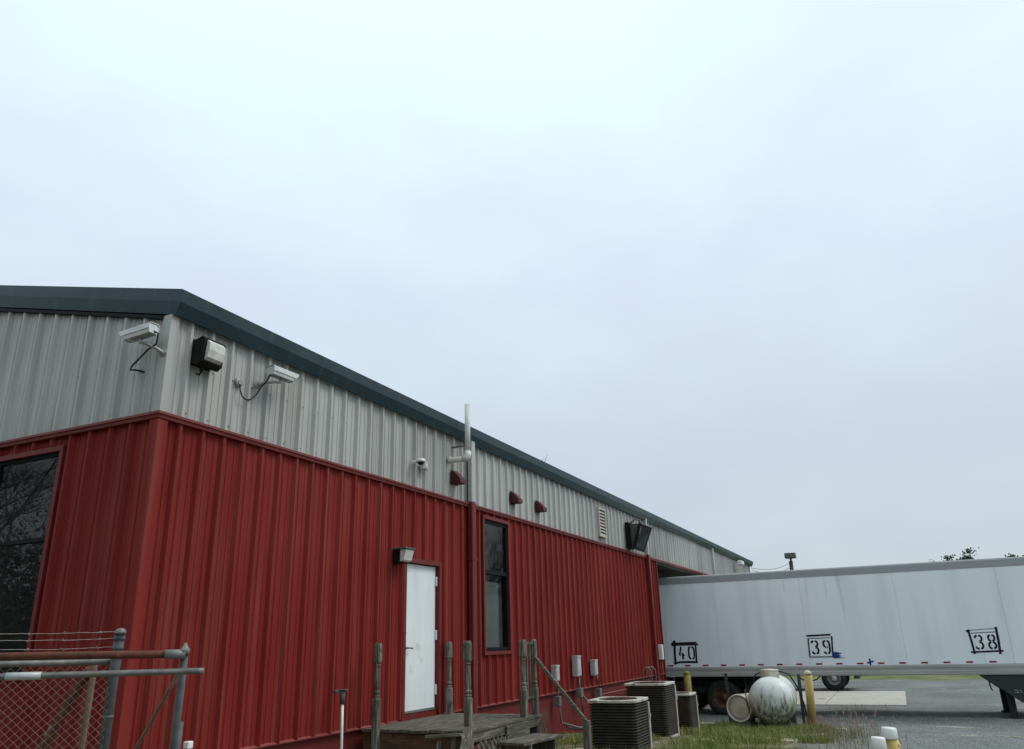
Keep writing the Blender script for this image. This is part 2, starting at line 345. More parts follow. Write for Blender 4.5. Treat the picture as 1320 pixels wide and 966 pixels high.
# ---------------------------------------------------------------- mesh helpers
ORG = {}
class MB:
    def __init__(s): s.v = []; s.f = []; s.sm = []
    def add(s, vs, fs, smooth=False):
        o = len(s.v); s.v += [Vector(p) for p in vs]
        for f in fs: s.f.append([i + o for i in f]); s.sm.append(smooth)
        return s
    def box(s, a, b, bev=0.0, mat=None):
        x0, y0, z0 = a; x1, y1, z1 = b
        if bev <= 0:
            vs = [(x0, y0, z0), (x1, y0, z0), (x1, y1, z0), (x0, y1, z0), (x0, y0, z1), (x1, y0, z1), (x1, y1, z1), (x0, y1, z1)]
            fs = [(3, 2, 1, 0), (4, 5, 6, 7), (0, 1, 5, 4), (1, 2, 6, 5), (2, 3, 7, 6), (3, 0, 4, 7)]
        else:
            bm = bmesh.new(); bmesh.ops.create_cube(bm, size=1.0)
            for v in bm.verts:
                v.co = Vector(((x0 + x1) / 2 + v.co.x * (x1 - x0), (y0 + y1) / 2 + v.co.y * (y1 - y0), (z0 + z1) / 2 + v.co.z * (z1 - z0)))
            bmesh.ops.bevel(bm, geom=bm.edges[:], offset=bev, segments=1, affect='EDGES', profile=0.5)
            bm.verts.index_update()
            vs = [v.co.copy() for v in bm.verts]; fs = [[v.index for v in f.verts] for f in bm.faces]; bm.free()
        if mat is not None: vs = [mat @ Vector(p) for p in vs]
        return s.add(vs, fs)
    def tube(s, pts, rad, n=8, caps=True, smooth=True):
        pts = [Vector(p) for p in pts]
        if not hasattr(rad, '__len__'): rad = [rad] * len(pts)
        vs = []; fs = []
        ref = None
        for i, p in enumerate(pts):
            if i == 0: d = pts[1] - p
            elif i == len(pts) - 1: d = p - pts[i - 1]
            else: d = (pts[i + 1] - p).normalized() + (p - pts[i - 1]).normalized()
            d.normalize()
            if ref is None:
                ref = Vector((0, 0, 1)) if abs(d.z) < 0.9 else Vector((1, 0, 0))
            a = (ref - d * ref.dot(d)).normalized(); b = d.cross(a); ref = a
            for k in range(n):
                t = 2 * PI * k / n
                vs.append(p + (a * math.cos(t) + b * math.sin(t)) * rad[i])
        for i in range(len(pts) - 1):
            for k in range(n):
                k2 = (k + 1) % n
                fs.append((i * n + k, i * n + k2, (i + 1) * n + k2, (i + 1) * n + k))
        o = len(s.v); s.add(vs, fs, smooth)
        if caps:
            s.f.append([o + k for k in range(n)][::-1]); s.sm.append(False)
            s.f.append([o + (len(pts) - 1) * n + k for k in range(n)]); s.sm.append(False)
        return s
    def lathe(s, prof, n=24, mat=None, smooth=True, caps=True):   # prof: (radius, z) about the z axis
        vs = []; fs = []
        for r_, z in prof:
            for k in range(n):
                t = 2 * PI * k / n; vs.append(Vector((r_ * math.cos(t), r_ * math.sin(t), z)))
        for i in range(len(prof) - 1):
            for k in range(n):
                k2 = (k + 1) % n
                fs.append((i * n + k, i * n + k2, (i + 1) * n + k2, (i + 1) * n + k))
        if caps: fs.append([k for k in range(n)][::-1]); fs.append([(len(prof) - 1) * n + k for k in range(n)])
        if mat is not None: vs = [mat @ p for p in vs]
        return s.add(vs, fs, smooth)
    def prism(s, poly, dvec):           # planar polygon swept by a vector
        n = len(poly); d = Vector(dvec); vs = [Vector(p) for p in poly] + [Vector(p) + d for p in poly]
        fs = [list(range(n))[::-1], [n + i for i in range(n)]] + [(i, (i + 1) % n, n + (i + 1) % n, n + i) for i in range(n)]
        return s.add(vs, fs)
    def beam(s, a, b, w, h, up=(0, 0, 1), bev=0.0):   # rectangular bar from a to b
        a = Vector(a); b = Vector(b); d = (b - a); ln = d.length; d.normalize()
        u = Vector(up); u = (u - d * u.dot(d)).normalized(); r_ = d.cross(u)
        mt = Matrix((( d.x, r_.x, u.x, a.x), (d.y, r_.y, u.y, a.y), (d.z, r_.z, u.z, a.z), (0, 0, 0, 1)))
        return s.box((0, -w / 2, -h / 2), (ln, w / 2, h / 2), bev, mt)
    def build(s, name, mat, parent=None, fix=True, origin=None):
        org = ORG.get(parent, Vector((0, 0, 0))) if parent is not None else Vector(origin or (0, 0, 0))
        me = bpy.data.meshes.new(name)
        me.from_pydata([p - org for p in s.v], [], s.f)
        me.polygons.foreach_set('use_smooth', s.sm)
        if fix:
            bm = bmesh.new(); bm.from_mesh(me); bmesh.ops.recalc_face_normals(bm, faces=bm.faces[:]); bm.to_mesh(me); bm.free()
        me.update()
        me.materials.append(MATS[mat])
        o = bpy.data.objects.new(name, me); col.objects.link(o)
        if parent is not None: o.parent = parent
        else: o.location = org
        ORG[o] = org
        return o
def tag(o, label, cat=None, group=None, kind=None):
    o['label'] = label
    if cat: o['category'] = cat
    if group: o['group'] = group
    if kind: o['kind'] = kind
    return o
def empty(name, loc, label, cat, group=None):
    o = bpy.data.objects.new(name, None); col.objects.link(o); o.location = loc
    o.empty_display_size = 0.2
    ORG[o] = Vector(loc)
    return tag(o, label, cat, group)
def share(src, parent, off):          # a further piece with the same mesh, moved by off
    o = src.copy(); col.objects.link(o); o.parent = parent; o.location = src.location + Vector(off)
    ORG[o] = ORG.get(parent, Vector())
    return o

def gz(x, y):
    t = min(1, max(0, (x - 11.5) / 13.0)); t = t * t * (3 - 2 * t)
    return -0.65 * t

# ---------------------------------------------------------------- ground
def axis(a, b, fine_a, fine_b, step):
    xs = []; x = fine_a
    while x <= fine_b + 1e-6: xs.append(x); x += step
    g = step; x = fine_a
    while x > a: g *= 1.5; x -= g; xs.insert(0, max(x, a))
    g = step; x = xs[-1]
    while x < b: g *= 1.5; x += g; xs.append(min(x, b))
    return xs
gx = axis(-900, 1400, -2, 34, 0.3); gy = axis(-1000, 1000, -8, 8, 0.3)
gb = MB(); vs = []; fs = []
for x in gx:
    for y in gy:
        z = gz(x, y)
        z += 0.035 * mnoise.noise(Vector((x * 0.5, y * 0.5, 0))) + 0.014 * mnoise.noise(Vector((x * 1.9, y * 1.9, 3)))
        vs.append((x, y, z))
ny = len(gy)
for i in range(len(gx) - 1):
    for j in range(ny - 1):
        fs.append((i * ny + j, (i + 1) * ny + j, (i + 1) * ny + j + 1, i * ny + j + 1))
gb.add(vs, fs, True)
tag(gb.build('ground', 'ground', fix=False), 'grey gravel yard with a bare soil bed along the red wall', kind='structure')
# concrete apron behind the trailer, cast in bays
ap = bpy.data.objects.new('concrete_apron', None); col.objects.link(ap); ap.location = (30, 3, -0.65); ORG[ap] = Vector((30, 3, -0.65))
tag(ap, 'pale concrete apron seen under the trailer', kind='structure')
for (x0, x1, y0, y1) in ((29.6, 36.3, 0.15, 2.60), (29.6, 36.3, 2.63, 6.1), (29.6, 36.3, 6.13, 9.6), (23.7, 29.57, 6.5, 10.6)):
    MB().box((x0, y0, -0.75), (x1, y1, -0.622), 0.01).build('slab', 'concrete', ap)

# ---------------------------------------------------------------- the metal building
WX, WY = 5.24, 6.30            # the corner nearest the camera: gable plane x, long wall plane y
ZB, ZT, ZE = 0.633, 3.83, 4.905  # base trim, red/grey trim, wall top at the eave
SL = 0.242                     # roof pitch
PITCH = 0.297
XE = 41.6                      # far end of the long wall
XD = 23.50                     # near jamb of the dock opening
RIDGE = 21.0
bld = empty('metal_building', (WX, WY, 0), 'long red and grey ribbed metal building with dark green eave', 'building')

def profile(u0, u1, ph, extra=()):
    """(u, out) points of the ribbed sheet between u0 and u1, ribs centred at ph + k*PITCH."""
    pts = {}
    k0 = int((u0 - ph) // PITCH) - 1; k1 = int((u1 - ph) // PITCH) + 2
    seq = []
    for k in range(k0, k1):
        c = ph + k * PITCH
        seq += [(c - .043, 0), (c - .016, .043), (c + .016, .043), (c + .043, 0)]
        for q in (1 / 3, 2 / 3):
            d = c + q * PITCH
            seq += [(d - .016, 0), (d - .007, .009), (d + .007, .009), (d + .016, 0)]
    seq.sort()
    def ev(u):
        for (a, b), (c, d) in zip(seq, seq[1:]):
            if a <= u <= c: return b + (d - b) * ((u - a) / (c - a) if c > a else 0)
        return 0
    us = [u0] + [u for u, _ in seq if u0 + 1e-5 < u < u1 - 1e-5] + [u1]
    for x in extra:
        if u0 < x < u1: us += [x - 1e-4, x + 1e-4]
    us = sorted(us)
    return [(u, ev(u)) for u in us]
def panel(name, mat, u0, u1, zlo, zhi, ph, place, holes=()):
    """one ribbed sheet; place(u, out, z) -> world"""
    ex = [h[0] for h in holes] + [h[1] for h in holes]
    pr = profile(u0, u1, ph, ex); mb = MB()
    # lap edge: the leading edge of every sheet lies 3 mm over its neighbour
    pr = [(u0, pr[0][1] - .001)] + [(u, o + (0.003 if u < u0 + 0.05 else 0)) for u, o in pr]
    for (ua, oa), (ub, ob) in zip(pr, pr[1:]):
        mid = (ua + ub) / 2
        spans = [(zlo, zhi(ua), zhi(ub))]
        for h in holes:
            if h[0] < mid < h[1]:
                ns = []
                for a, b, c in spans:
                    if a < h[2]: ns.append((a, min(b, h[2]), min(c, h[2])))
                    if min(b, c) > h[3]: ns.append((h[3], b, c))
                spans = ns
        for a, b, c in spans:
            mb.add([place(ua, oa, a), place(ub, ob, a), place(ub, ob, c), place(ua, oa, b)], [(0, 1, 2, 3)])
    bm_pts = pr
    u, o = pr[0]
    return mb.build(name, mat, bld, fix=False)
long_place = lambda u, o, z: (u, WY - o, z)
gab_place = lambda u, o, z: (WX - o, u, z)
flat = lambda z: (lambda u: z)
PHX = 5.485; PHY = 6.655
DOOR = (9.70, 10.68, 0.60, 2.765)
WIN = (12.19, 13.16, 1.46, 3.67)
W3 = PITCH * 3
def sheets(u0, u1, ph):
    edges = [u0]; x = ph - 0.06
    while x < u1 - 0.1:
        if x > u0 + 0.1: edges.append(x)
        x += W3
    return list(zip(edges, edges[1:] + [u1]))
# long wall
for a, b in sheets(WX + 0.02, XD, PHX):
    panel('red_wall_panel', 'red_paint', a, b, ZB + 0.012, flat(ZT - 0.004), PHX, long_place, (DOOR, WIN))
for a, b in sheets(WX + 0.02, XE, PHX):
    panel('grey_wall_panel', 'grey_paint', a, b, ZT + 0.004, flat(ZE + 0.12), PHX, long_place)
for a, b in sheets(33.0, XE, PHX):
    panel('red_wall_panel', 'red_paint', a, b, ZB - 0.6, flat(ZT - 0.004), PHX, long_place)
# gable wall
GWIN = (7.66, 9.75, 1.44, 3.63)
rake = lambda y: ZE - 0.03 + (y - WY) * SL if y < RIDGE else ZE - 0.03 + (2 * RIDGE - y - WY) * SL
for a, b in sheets(WY + 0.02, RIDGE, PHY):
    panel('red_wall_panel', 'red_paint', a, b, ZB + 0.012, flat(ZT - 0.004), PHY, gab_place, (GWIN,))
    panel('grey_wall_panel', 'grey_paint', a, b, ZT + 0.004, rake, PHY, gab_place)
# the rest of the shell
YB = 2 * RIDGE - WY
sh = MB()
sh.add([(WX, RIDGE, -.2), (WX, YB, -.2), (WX, YB, ZE), (WX, RIDGE, rake(RIDGE))], [(0, 1, 2, 3)])
sh.add([(WX, YB, -.7), (XE, YB, -.7), (XE, YB, ZE), (WX, YB, ZE)], [(0, 1, 2, 3)])
sh.add([(XE, WY + .05, -.9), (XE, YB, -.9), (XE, YB, ZE), (XE, RIDGE, rake(RIDGE)), (XE, WY + .05, ZE)], [(0, 1, 2, 3, 4)])
sh.build('far_wall', 'grey_paint', bld, fix=False)
# foundation, painted red
fb = MB()
fb.box((WX + .03, WY + .03, -1.0), (9.66, WY + .26, ZB - .01)).box((9.665, WY + .03, -1.0), (10.715, WY + .26, 0.56)).box((10.72, WY + .03, -1.0), (XD - .03, WY + .26, ZB - .01))
fb.box((WX + .033, WY + .27, -.6), (WX + .26, RIDGE, ZB - .013))
fb.build('foundation', 'foundation_paint', bld)
# roof slabs
rf = MB()
for sgn in (0, 1):
    def ry(y): return y if sgn == 0 else 2 * RIDGE - y
    z0 = 5.135; z1 = z0 + (RIDGE - 6.16) * SL
    p = [(5.19, ry(6.16), z0), (XE + .1, ry(6.16), z0), (XE + .1, ry(RIDGE), z1), (5.19, ry(RIDGE), z1)]
    rf.add(p + [(a, b, c - .05) for a, b, c in p], [(0, 1, 2, 3), (7, 6, 5, 4), (0, 4, 5, 1), (1, 5, 6, 2), (2, 6, 7, 3), (3, 7, 4, 0)])
roof = rf.build('roof', 'roof_metal', bld)
# eave gutter trim and rake trim share one profile and meet in a mitre
PROF = [(0.004, 4.915), (0.085, 4.885), (0.165, 5.005), (0.190, 5.135), (0.15, 5.15), (0.004, 5.15)]
def eave_pt(o, z): return Vector((WX - o * 0.40, WY - o, z))
segs = [WX, 11.3, 17.4, 23.5, 29.6, 35.7, XE + 0.14]
for i in range(len(segs) - 1):
    mb = MB(); a = segs[i] + (0.004 if i else 0); b = segs[i + 1]
    g = 0.004 if i % 2 else 0.0
    st = [(eave_pt(o, z) if i == 0 else Vector((a, WY - o - g * (o > .01), z))) for o, z in PROF]
    en = [Vector((b, WY - o - g * (o > .01), z)) for o, z in PROF]
    n = len(PROF); mb.add(st + en, [(k, (k + 1) % n, n + (k + 1) % n, n + k) for k in range(n)] + [list(range(n))[::-1], [n + k for k in range(n)]])
    mb.build('eave_trim', 'fascia', bld)
mb = MB(); n = len(PROF)
st = [eave_pt(o, z) for o, z in PROF]; en = [Vector((p.x, RIDGE, p.z + (RIDGE - p.y) * SL)) for p in st]
mb.add(st + en, [(k, (k + 1) % n, n + (k + 1) % n, n + k) for k in range(n)] + [list(range(n))[::-1], [n + k for k in range(n)]])
mb.build('rake_trim', 'fascia', bld)
# dark closure strip under the rake
mb = MB(); mb.prism([(WX - .058, WY + .07, 4.862), (WX - .058, RIDGE, 4.862 + (RIDGE - WY - .07) * SL), (WX - .058, RIDGE, 4.90 + (RIDGE - WY - .07) * SL), (WX - .058, WY + .07, 4.90)], (0.05, 0, 0))
mb.build('closure_strip', 'window_frame_dark', bld)
# corner trims: a folded angle on red and grey
for nm, mt, z0, z1, ex in (('grey_corner_trim', 'grey_paint', ZT + .03, 4.895, 0.0), ('red_corner_trim', 'red_paint', ZB + .015, ZT - .050, 0.003)):
    o = 0.047 + ex; w = 0.062 + ex * 2
    poly = [(WX - o, WY - o), (WX + w, WY - o), (WX + w, WY - .002), (WX + w - .012, WY - .002), (WX + w - .012, WY - o + .004), (WX - o + .004, WY - o + .004), (WX - o + .004, WY + w - .012), (WX - .002, WY + w - .012), (WX - .002, WY + w), (WX - o, WY + w)]
    MB().prism([(x, y, z0) for x, y in poly], (0, 0, z1 - z0)).build(nm, mt, bld)
# transition trim (red drip ledge) and base trim, both walls
LP = [(0.0, ZT - .046), (0.060, ZT - .046), (0.064, ZT - .010), (0.076, ZT - .006), (0.070, ZT + .022), (0.0, ZT + .036)]
BP = [(-.035, ZB - .018), (0.030, ZB - .018), (0.034, ZB - .004), (-.001, ZB + .014), (-.035, ZB + .014)]
def run(name, mat, prof, x1=None, x0=None, gable=False):
    n = len(prof); mb = MB()
    if gable:
        st = [Vector((WX - o, WY - o, z)) for o, z in prof]; en = [Vector((WX - o, RIDGE, z)) for o, z in prof]
    else:
        st = [Vector((WX - o if x0 is None else x0, WY - o, z)) for o, z in prof]; en = [Vector((x1, WY - o, z)) for o, z in prof]
    mb.add(st + en, [(k, (k + 1) % n, n + (k + 1) % n, n + k) for k in range(n)] + [list(range(n))[::-1], [n + k for k in range(n)]])
    return mb.build(name, mat, bld)
run('transition_trim', 'red_trim', LP, x1=11.58)
run('transition_trim', 'red_trim', LP, x0=11.74, x1=XE)
run('transition_trim', 'red_trim', LP, gable=True)
run('base_trim', 'red_ledge', BP, x1=9.66); run('base_trim', 'red_ledge', BP, x0=10.72, x1=XD); run('base_trim', 'red_ledge', BP, gable=True)
# screws on the sheets
sc_ = MB()
def screw(x, y, z, n):
    d = .0055; h = .005
    if n == 'y': sc_.box((x - d, y - h, z - d), (x + d, y, z + d))
    else: sc_.box((x - h, y - d, z - d), (x, y + d, z + d))
for zz in (0.72, 1.95, 3.15, 3.92, 4.45):
    x = PHX + 0.07
    while x < XD - .1:
        if not any(h[0] - .05 < x < h[1] + .05 and h[2] - .05 < zz < h[3] + .05 for h in (DOOR, WIN)): screw(x, WY - .001, zz + random.uniform(-.004, .004), 'y')
        x += PITCH
    y = PHY + 0.07
    while y < 13:
        if not (GWIN[0] - .05 < y < GWIN[1] + .05 and GWIN[2] - .05 < zz < GWIN[3] + .05): screw(WX - .001, y, zz + random.uniform(-.004, .004), 'x')
        y += PITCH
so_ = sc_.build('panel_screws', 'vent_red', bld, fix=False); so_['kind'] = 'stuff'
# dock recess behind the opening
rc = MB()
rc.box((XD - .18, WY + .04, -1.0), (XD - .002, 11.0, ZT - .05)).box((XD - .2, 11.0, -1.0), (XE, 11.2, ZT - .05)).box((XD - .2, WY + .09, ZT - .045), (33.0, 11.2, ZT + .03))
rc.build('dock_recess', 'dark_inside', bld)
MB().box((XD - .003, WY - .045, -.62), (XD + .05, WY + .12, ZT - .034)).build('jamb_trim', 'red_trim', bld)
MB().box((XD + .052, WY - .012, ZT - .11), (33.0, WY + .085, ZT - .036)).build('dock_header', 'black_metal', bld)
MB().box((32.9, WY - .02, -1.0), (33.05, 11.0, ZT - .06)).build('jamb_trim', 'red_trim', bld)

# downspouts
def downspout(x, z_mid, z0, lower='red_trim', upper='grey_paint', w=0.145, grey=True):
    d = MB().box((x - w / 2, WY - .135, z0), (x + w / 2, WY - .042, z_mid), 0.012)
    d = d.build('downspout', lower, bld)
    for z in (1.3, 2.9): 
        if z > z0: MB().box((x - w / 2 - .012, WY - .140, z), (x + w / 2 + .012, WY - .036, z + .035)).build('strap', lower, d)
    if grey: MB().box((x - w / 2 + .004, WY - .130, z_mid + .002), (x + w / 2 - .004, WY - .046, 4.93), 0.012).build('downspout', upper, bld)
downspout(11.66, ZT + .03, 0.12)
downspout(22.45, ZT + .05, -0.3)
downspout(32.0, ZT + .03, -0.6)

# door
dr = MB().box((9.745, WY + .018, 0.70), (10.645, WY + .062, 2.725), 0.004).build('door', 'door_white', bld)
fr = MB()
fr.box((9.66, WY - .050, 0.565), (9.735, WY + .09, 2.80)).box((10.655, WY - .050, 0.565), (10.72, WY + .09, 2.80)).box((9.735, WY - .048, 2.737), (10.655, WY + .088, 2.80))
fr.box((9.735, WY - .010, 0.565), (10.655, WY + .08, 0.692))
fr.build('door_frame', 'red_trim', bld)
for z in (0.90, 1.66, 2.44):
    MB().box((10.628, WY - .012, z), (10.672, WY + .016, z + .14), .004).build('hinge', 'white_plastic', dr)
hd = MB(); hd.lathe([(0.032, 0), (0.034, .008), (0.016, .02), (.012, .055)], 14, Matrix.Translation((9.81, WY + .018, 1.56)) @ Matrix.Rotation(PI / 2, 4, 'X'))
hd.tube([(9.81, WY - .036, 1.56), (9.87, WY - .042, 1.558), (9.94, WY - .036, 1.552)], .011, 8)
hd.build('handle', 'galv', dr)
lk = MB(); lk.lathe([(0.030, 0), (0.030, .012), (0.014, .02)], 14, Matrix.Translation((9.80, WY + .018, 1.76)) @ Matrix.Rotation(PI / 2, 4, 'X'))
lk.build('deadbolt', 'galv_dark', dr)
MB().box((9.775, WY + .008, 1.80), (9.822, WY + .0175, 1.92), .003).build('latch_guard', 'galv', dr)
MB().box((9.745, WY + .008, 0.70), (10.645, WY + .0172, 0.735), .003).build('sweep', 'galv', dr)

# windows
def window_long():
    x0, x1, z0, z1 = WIN
    w = MB(); t = .055
    w.box((x0 - .05, WY - .052, z0 - .055), (x1 + .05, WY + .06, z0 + .002)).box((x0 - .05, WY - .052, z1 - .002), (x1 + .05, WY + .06, z1 + .055))
    w.box((x0 - .05, WY - .050, z0 + .0025), (x0 + .004, WY + .06, z1 - .0025)).box((x1 - .004, WY - .050, z0 + .0025), (x1 + .05, WY + .06, z1 - .0025))
    wo = w.build('window', 'red_trim', bld)
    f = MB(); zm = 2.765
    f.box((x0 + .005, WY - .015, z0 + .004), (x0 + .05, WY + .075, z1 - .004)).box((x1 - .05, WY - .015, z0 + .004), (x1 - .005, WY + .075, z1 - .004))
    f.box((x0 + .051, WY - .013, z0 + .004), (x1 - .051, WY + .075, z0 + .06)).box((x0 + .051, WY - .013, z1 - .065), (x1 - .051, WY + .075, z1 - .004))
    f.box((x0 + .051, WY - .012, zm - .035), (x1 - .051, WY + .07, zm + .035))
    f.build('frame', 'window_frame_dark', wo)
    MB().box((x0 + .052, WY + .012, zm + .036), (x1 - .052, WY + .018, z1 - .066)).build('pane', 'window_glass', wo)
    MB().box((x0 + .052, WY + .032, z0 + .062), (x1 - .052, WY + .038, zm - .036)).build('pane', 'window_glass', wo)
    b = MB(); z = z0 + .07
    while z < zm - .16:
        b.add([(x0 + .03, WY + .074, z - .002), (x1 - .25, WY + .074, z - .002), (x1 - .25, WY + .055, z + .024), (x0 + .03, WY + .055, z + .024)], [(0, 1, 2, 3)])
        z += .027
    b.build('blind', 'blind', wo, fix=False)
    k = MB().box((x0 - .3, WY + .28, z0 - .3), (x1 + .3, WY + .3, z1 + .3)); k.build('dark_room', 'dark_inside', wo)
window_long()
def window_gable():
    y0, y1, z0, z1 = GWIN
    w = MB()
    w.box((WX - .052, y0 - .05, z0 - .05), (WX + .06, y1 + .05, z0 + .002)).box((WX - .052, y0 - .05, z1 - .002), (WX + .06, y1 + .05, z1 + .05))
    w.box((WX - .050, y0 - .05, z0 + .0025), (WX + .06, y0 + .004, z1 - .0025)).box((WX - .050, y1 - .004, z0 + .0025), (WX + .06, y1 + .05, z1 - .0025))
    wo = w.build('window', 'red_trim', bld)
    f = MB(); zm = 2.72; ym = (y0 + y1) / 2
    f.box((WX - .013, y0 + .005, z0 + .004), (WX + .075, y0 + .035, z1 - .004)).box((WX - .013, y1 - .035, z0 + .004), (WX + .075, y1 - .005, z1 - .004))
    f.box((WX - .012, y0 + .036, z0 + .004), (WX + .075, y1 - .036, z0 + .04)).box((WX - .012, y0 + .036, z1 - .04), (WX + .075, y1 - .036, z1 - .004))
    f.box((WX - .011, y0 + .036, zm - .02), (WX + .07, y1 - .036, zm + .02)).box((WX - .010, ym - .025, z0 + .041), (WX + .07, ym + .025, z1 - .041))
    f.build('frame', 'window_frame_dark', wo)
    for a, b in ((y0 + .036, ym - .026), (ym + .026, y1 - .036)):
        MB().box((WX + .012, a, zm + .021), (WX + .018, b, z1 - .041)).build('pane', 'window_glass', wo)
        MB().box((WX + .026, a, z0 + .041), (WX + .032, b, zm - .021)).build('pane', 'window_glass', wo)
    MB().box((WX + .3, y0 - .3, z0 - .3), (WX + .32, y1 + .3, z1 + .3)).build('dark_room', 'black_metal', wo)
window_gable()
# ---------------------------------------------------------------- fixtures on the walls
def Tm(loc, rz=0.0, ry=0.0, rx=0.0):
    return Matrix.Translation(loc) @ Matrix.Rotation(rz, 4, 'Z') @ Matrix.Rotation(ry, 4, 'Y') @ Matrix.Rotation(rx, 4, 'X')
def bullet_camera(loc, rz, tilt, mount, label, wall):
    """housing that points along local +X, on a swan arm to the wall plate at mount"""
    root = empty('security_camera', mount, label, 'security camera', 'bullet security cameras near the building corner')
    T = Tm(loc, rz, tilt)
    L = .36; T = T @ Matrix.Diagonal((1, 1.1, 1.15, 1))
    b = MB(); sec = [(-.048, -.040), (.048, -.040), (.055, -.012), (.055, .030), (.038, .046), (-.038, .046), (-.055, .030), (-.055, -.012)]
    n = len(sec)
    b.add([T @ Vector((-L / 2, y, z)) for y, z in sec] + [T @ Vector((L / 2 - .03, y * 1.02, z * 1.02)) for y, z in sec],
          [(k, (k + 1) % n, n + (k + 1) % n, n + k) for k in range(n)] + [list(range(n))[::-1], [n + k for k in range(n)]])
    body = b.build('housing', 'camera_white', root)
    s = MB()      # sun shield over the top, longer at the front
    top = [(-.064, -.005), (-.062, .040), (-.040, .056), (.040, .056), (.062, .040), (.064, -.005), (.060, -.005), (.058, .037), (.038, .051), (-.038, .051), (-.058, .037), (-.060, -.005)]
    n = len(top)
    s.add([T @ Vector((-L / 2 - .01, y, z)) for y, z in top] + [T @ Vector((L / 2 + .045 - (.04 if z < .0 else 0), y, z)) for y, z in top],
          [(k, (k + 1) % n, n + (k + 1) % n, n + k) for k in range(n)] + [list(range(n))[::-1], [n + k for k in range(n)]])
    s.build('sun_shield', 'camera_white', root)
    MB().box((-.046, -.038, .0), (.046, .038, .006), .003, T @ Tm((L / 2 - .028, 0, 0), 0, PI / 2)).build('lens_window', 'black_glass', body)
    MB().lathe([(.030, 0), (.030, .012), (.022, .014)], 16, T @ Tm((L / 2 - .022, 0, 0), 0, PI / 2)).build('lens', 'black_metal', body)
    MB().box((-L / 2 + .02, -.03, -.047), (L / 2 - .08, .03, -.0405), .002, T).build('underside_rail', 'camera_grey', body)
    kn = T @ Vector((-.01, 0, -.085)); hi = T @ Vector((-.01, 0, -.04))
    a = MB(); mv = Vector(mount); out = Vector(wall)
    a.tube([mv + out * .004, mv + out * .035, mv + out * .09 + Vector((0, 0, .015)), kn * .7 + (mv + out * .09) * .3 + Vector((0, 0, .012)), kn, hi], [.028, .022, .017, .016, .02, .015], 10)
    a.build('arm', 'camera_grey', root)
    MB().lathe([(.044, 0), (.044, .010), (.030, .018)], 18, Matrix.Translation(mv) @ out.to_track_quat('Z', 'Y').to_matrix().to_4x4()).build('wall_plate', 'camera_grey', root)
    return root, T
# camera on the gable, looking along the gable wall
r1, T1 = bullet_camera((5.00, 6.44, 4.645), R(93), R(5), (5.197, 6.30, 4.475), 'white bullet camera on the gable side of the corner, aimed left', (-1, 0, 0))
p = T1 @ Vector((-.165, 0, -.01))
MB().tube([p, p + Vector((.03, -.05, -.03)), p + Vector((.05, -.02, -.13)), (5.10, 6.42, 4.50), (5.10, 6.62, 4.36), (5.12, 6.665, 4.33), (5.16, 6.63, 4.335), (5.235, 6.60, 4.335)], .0095, 8).build('cable', 'cable_black', r1)
# camera on the long wall, looking along the eave
r2, T2 = bullet_camera((6.68, 6.08, 4.645), R(-2), R(0), (6.49, 6.258, 4.49), 'white bullet camera on the long side wall, cable loop below', (0, -1, 0))
p = T2 @ Vector((-.165, 0, -.02))
MB().tube([p, p + Vector((-.02, .02, -.08)), (6.48, 6.20, 4.44), (6.45, 6.235, 4.35), (6.38, 6.24, 4.285), (6.31, 6.24, 4.265), (6.25, 6.24, 4.29), (6.22, 6.245, 4.35), (6.215, 6.25, 4.42)], .0085, 8).build('cable', 'cable_black', r2)
jb = MB(); jb.lathe([(.052, 0), (.052, .035), (.045, .042)], 18, Matrix.Translation((6.215, 6.296, 4.445)) @ Matrix.Rotation(PI / 2, 4, 'X'))
jb.box((6.19, 6.245, 4.42), (6.24, 6.256, 4.47), .003)
tag(jb.build('junction_box', 'camera_grey', origin=(6.215, 6.29, 4.445)), 'round grey junction box below the eave feeding the camera loop', 'junction box')

# wall-pack flood light near the corner
fl = empty('flood_light', (5.6, 6.25, 4.42), 'black flood light with clear cover next to the corner, between both bullet cameras', 'flood light')
MB().prism([(5.50, 6.258, 4.46), (5.50, 6.258, 4.70), (5.50, 6.12, 4.735), (5.50, 6.075, 4.705), (5.50, 6.10, 4.46), (5.50, 6.16, 4.42)], (.285, 0, 0)).build('housing', 'black_metal', fl)
MB().box((5.475, 6.2585, 4.44), (5.81, 6.263, 4.73), .002).build('back_plate', 'black_metal', fl)
gl = MB(); st = [(6.102, 4.475), (6.055, 4.500), (6.035, 4.58), (6.038, 4.655), (6.07, 4.692), (6.10, 4.69)]
n = len(st); gl.add([(5.535, a, b) for a, b in st] + [(5.75, a, b) for a, b in st], [(k, (k + 1) % n, n + (k + 1) % n, n + k) for k in range(n)] + [list(range(n)), [n + k for k in range(n)][::-1]])
gl.build('cover', 'lens_glass', fl)
MB().lathe([(.018, 0), (.022, .02), (.018, .045), (.012, .05)], 12, Matrix.Translation((5.58, 6.17, 4.375))).build('photocell', 'black_metal', fl)
MB().tube([(5.58, 6.17, 4.37), (5.58, 6.20, 4.335), (5.59, 6.25, 4.36)], .010, 8).build('conduit', 'black_metal', fl)

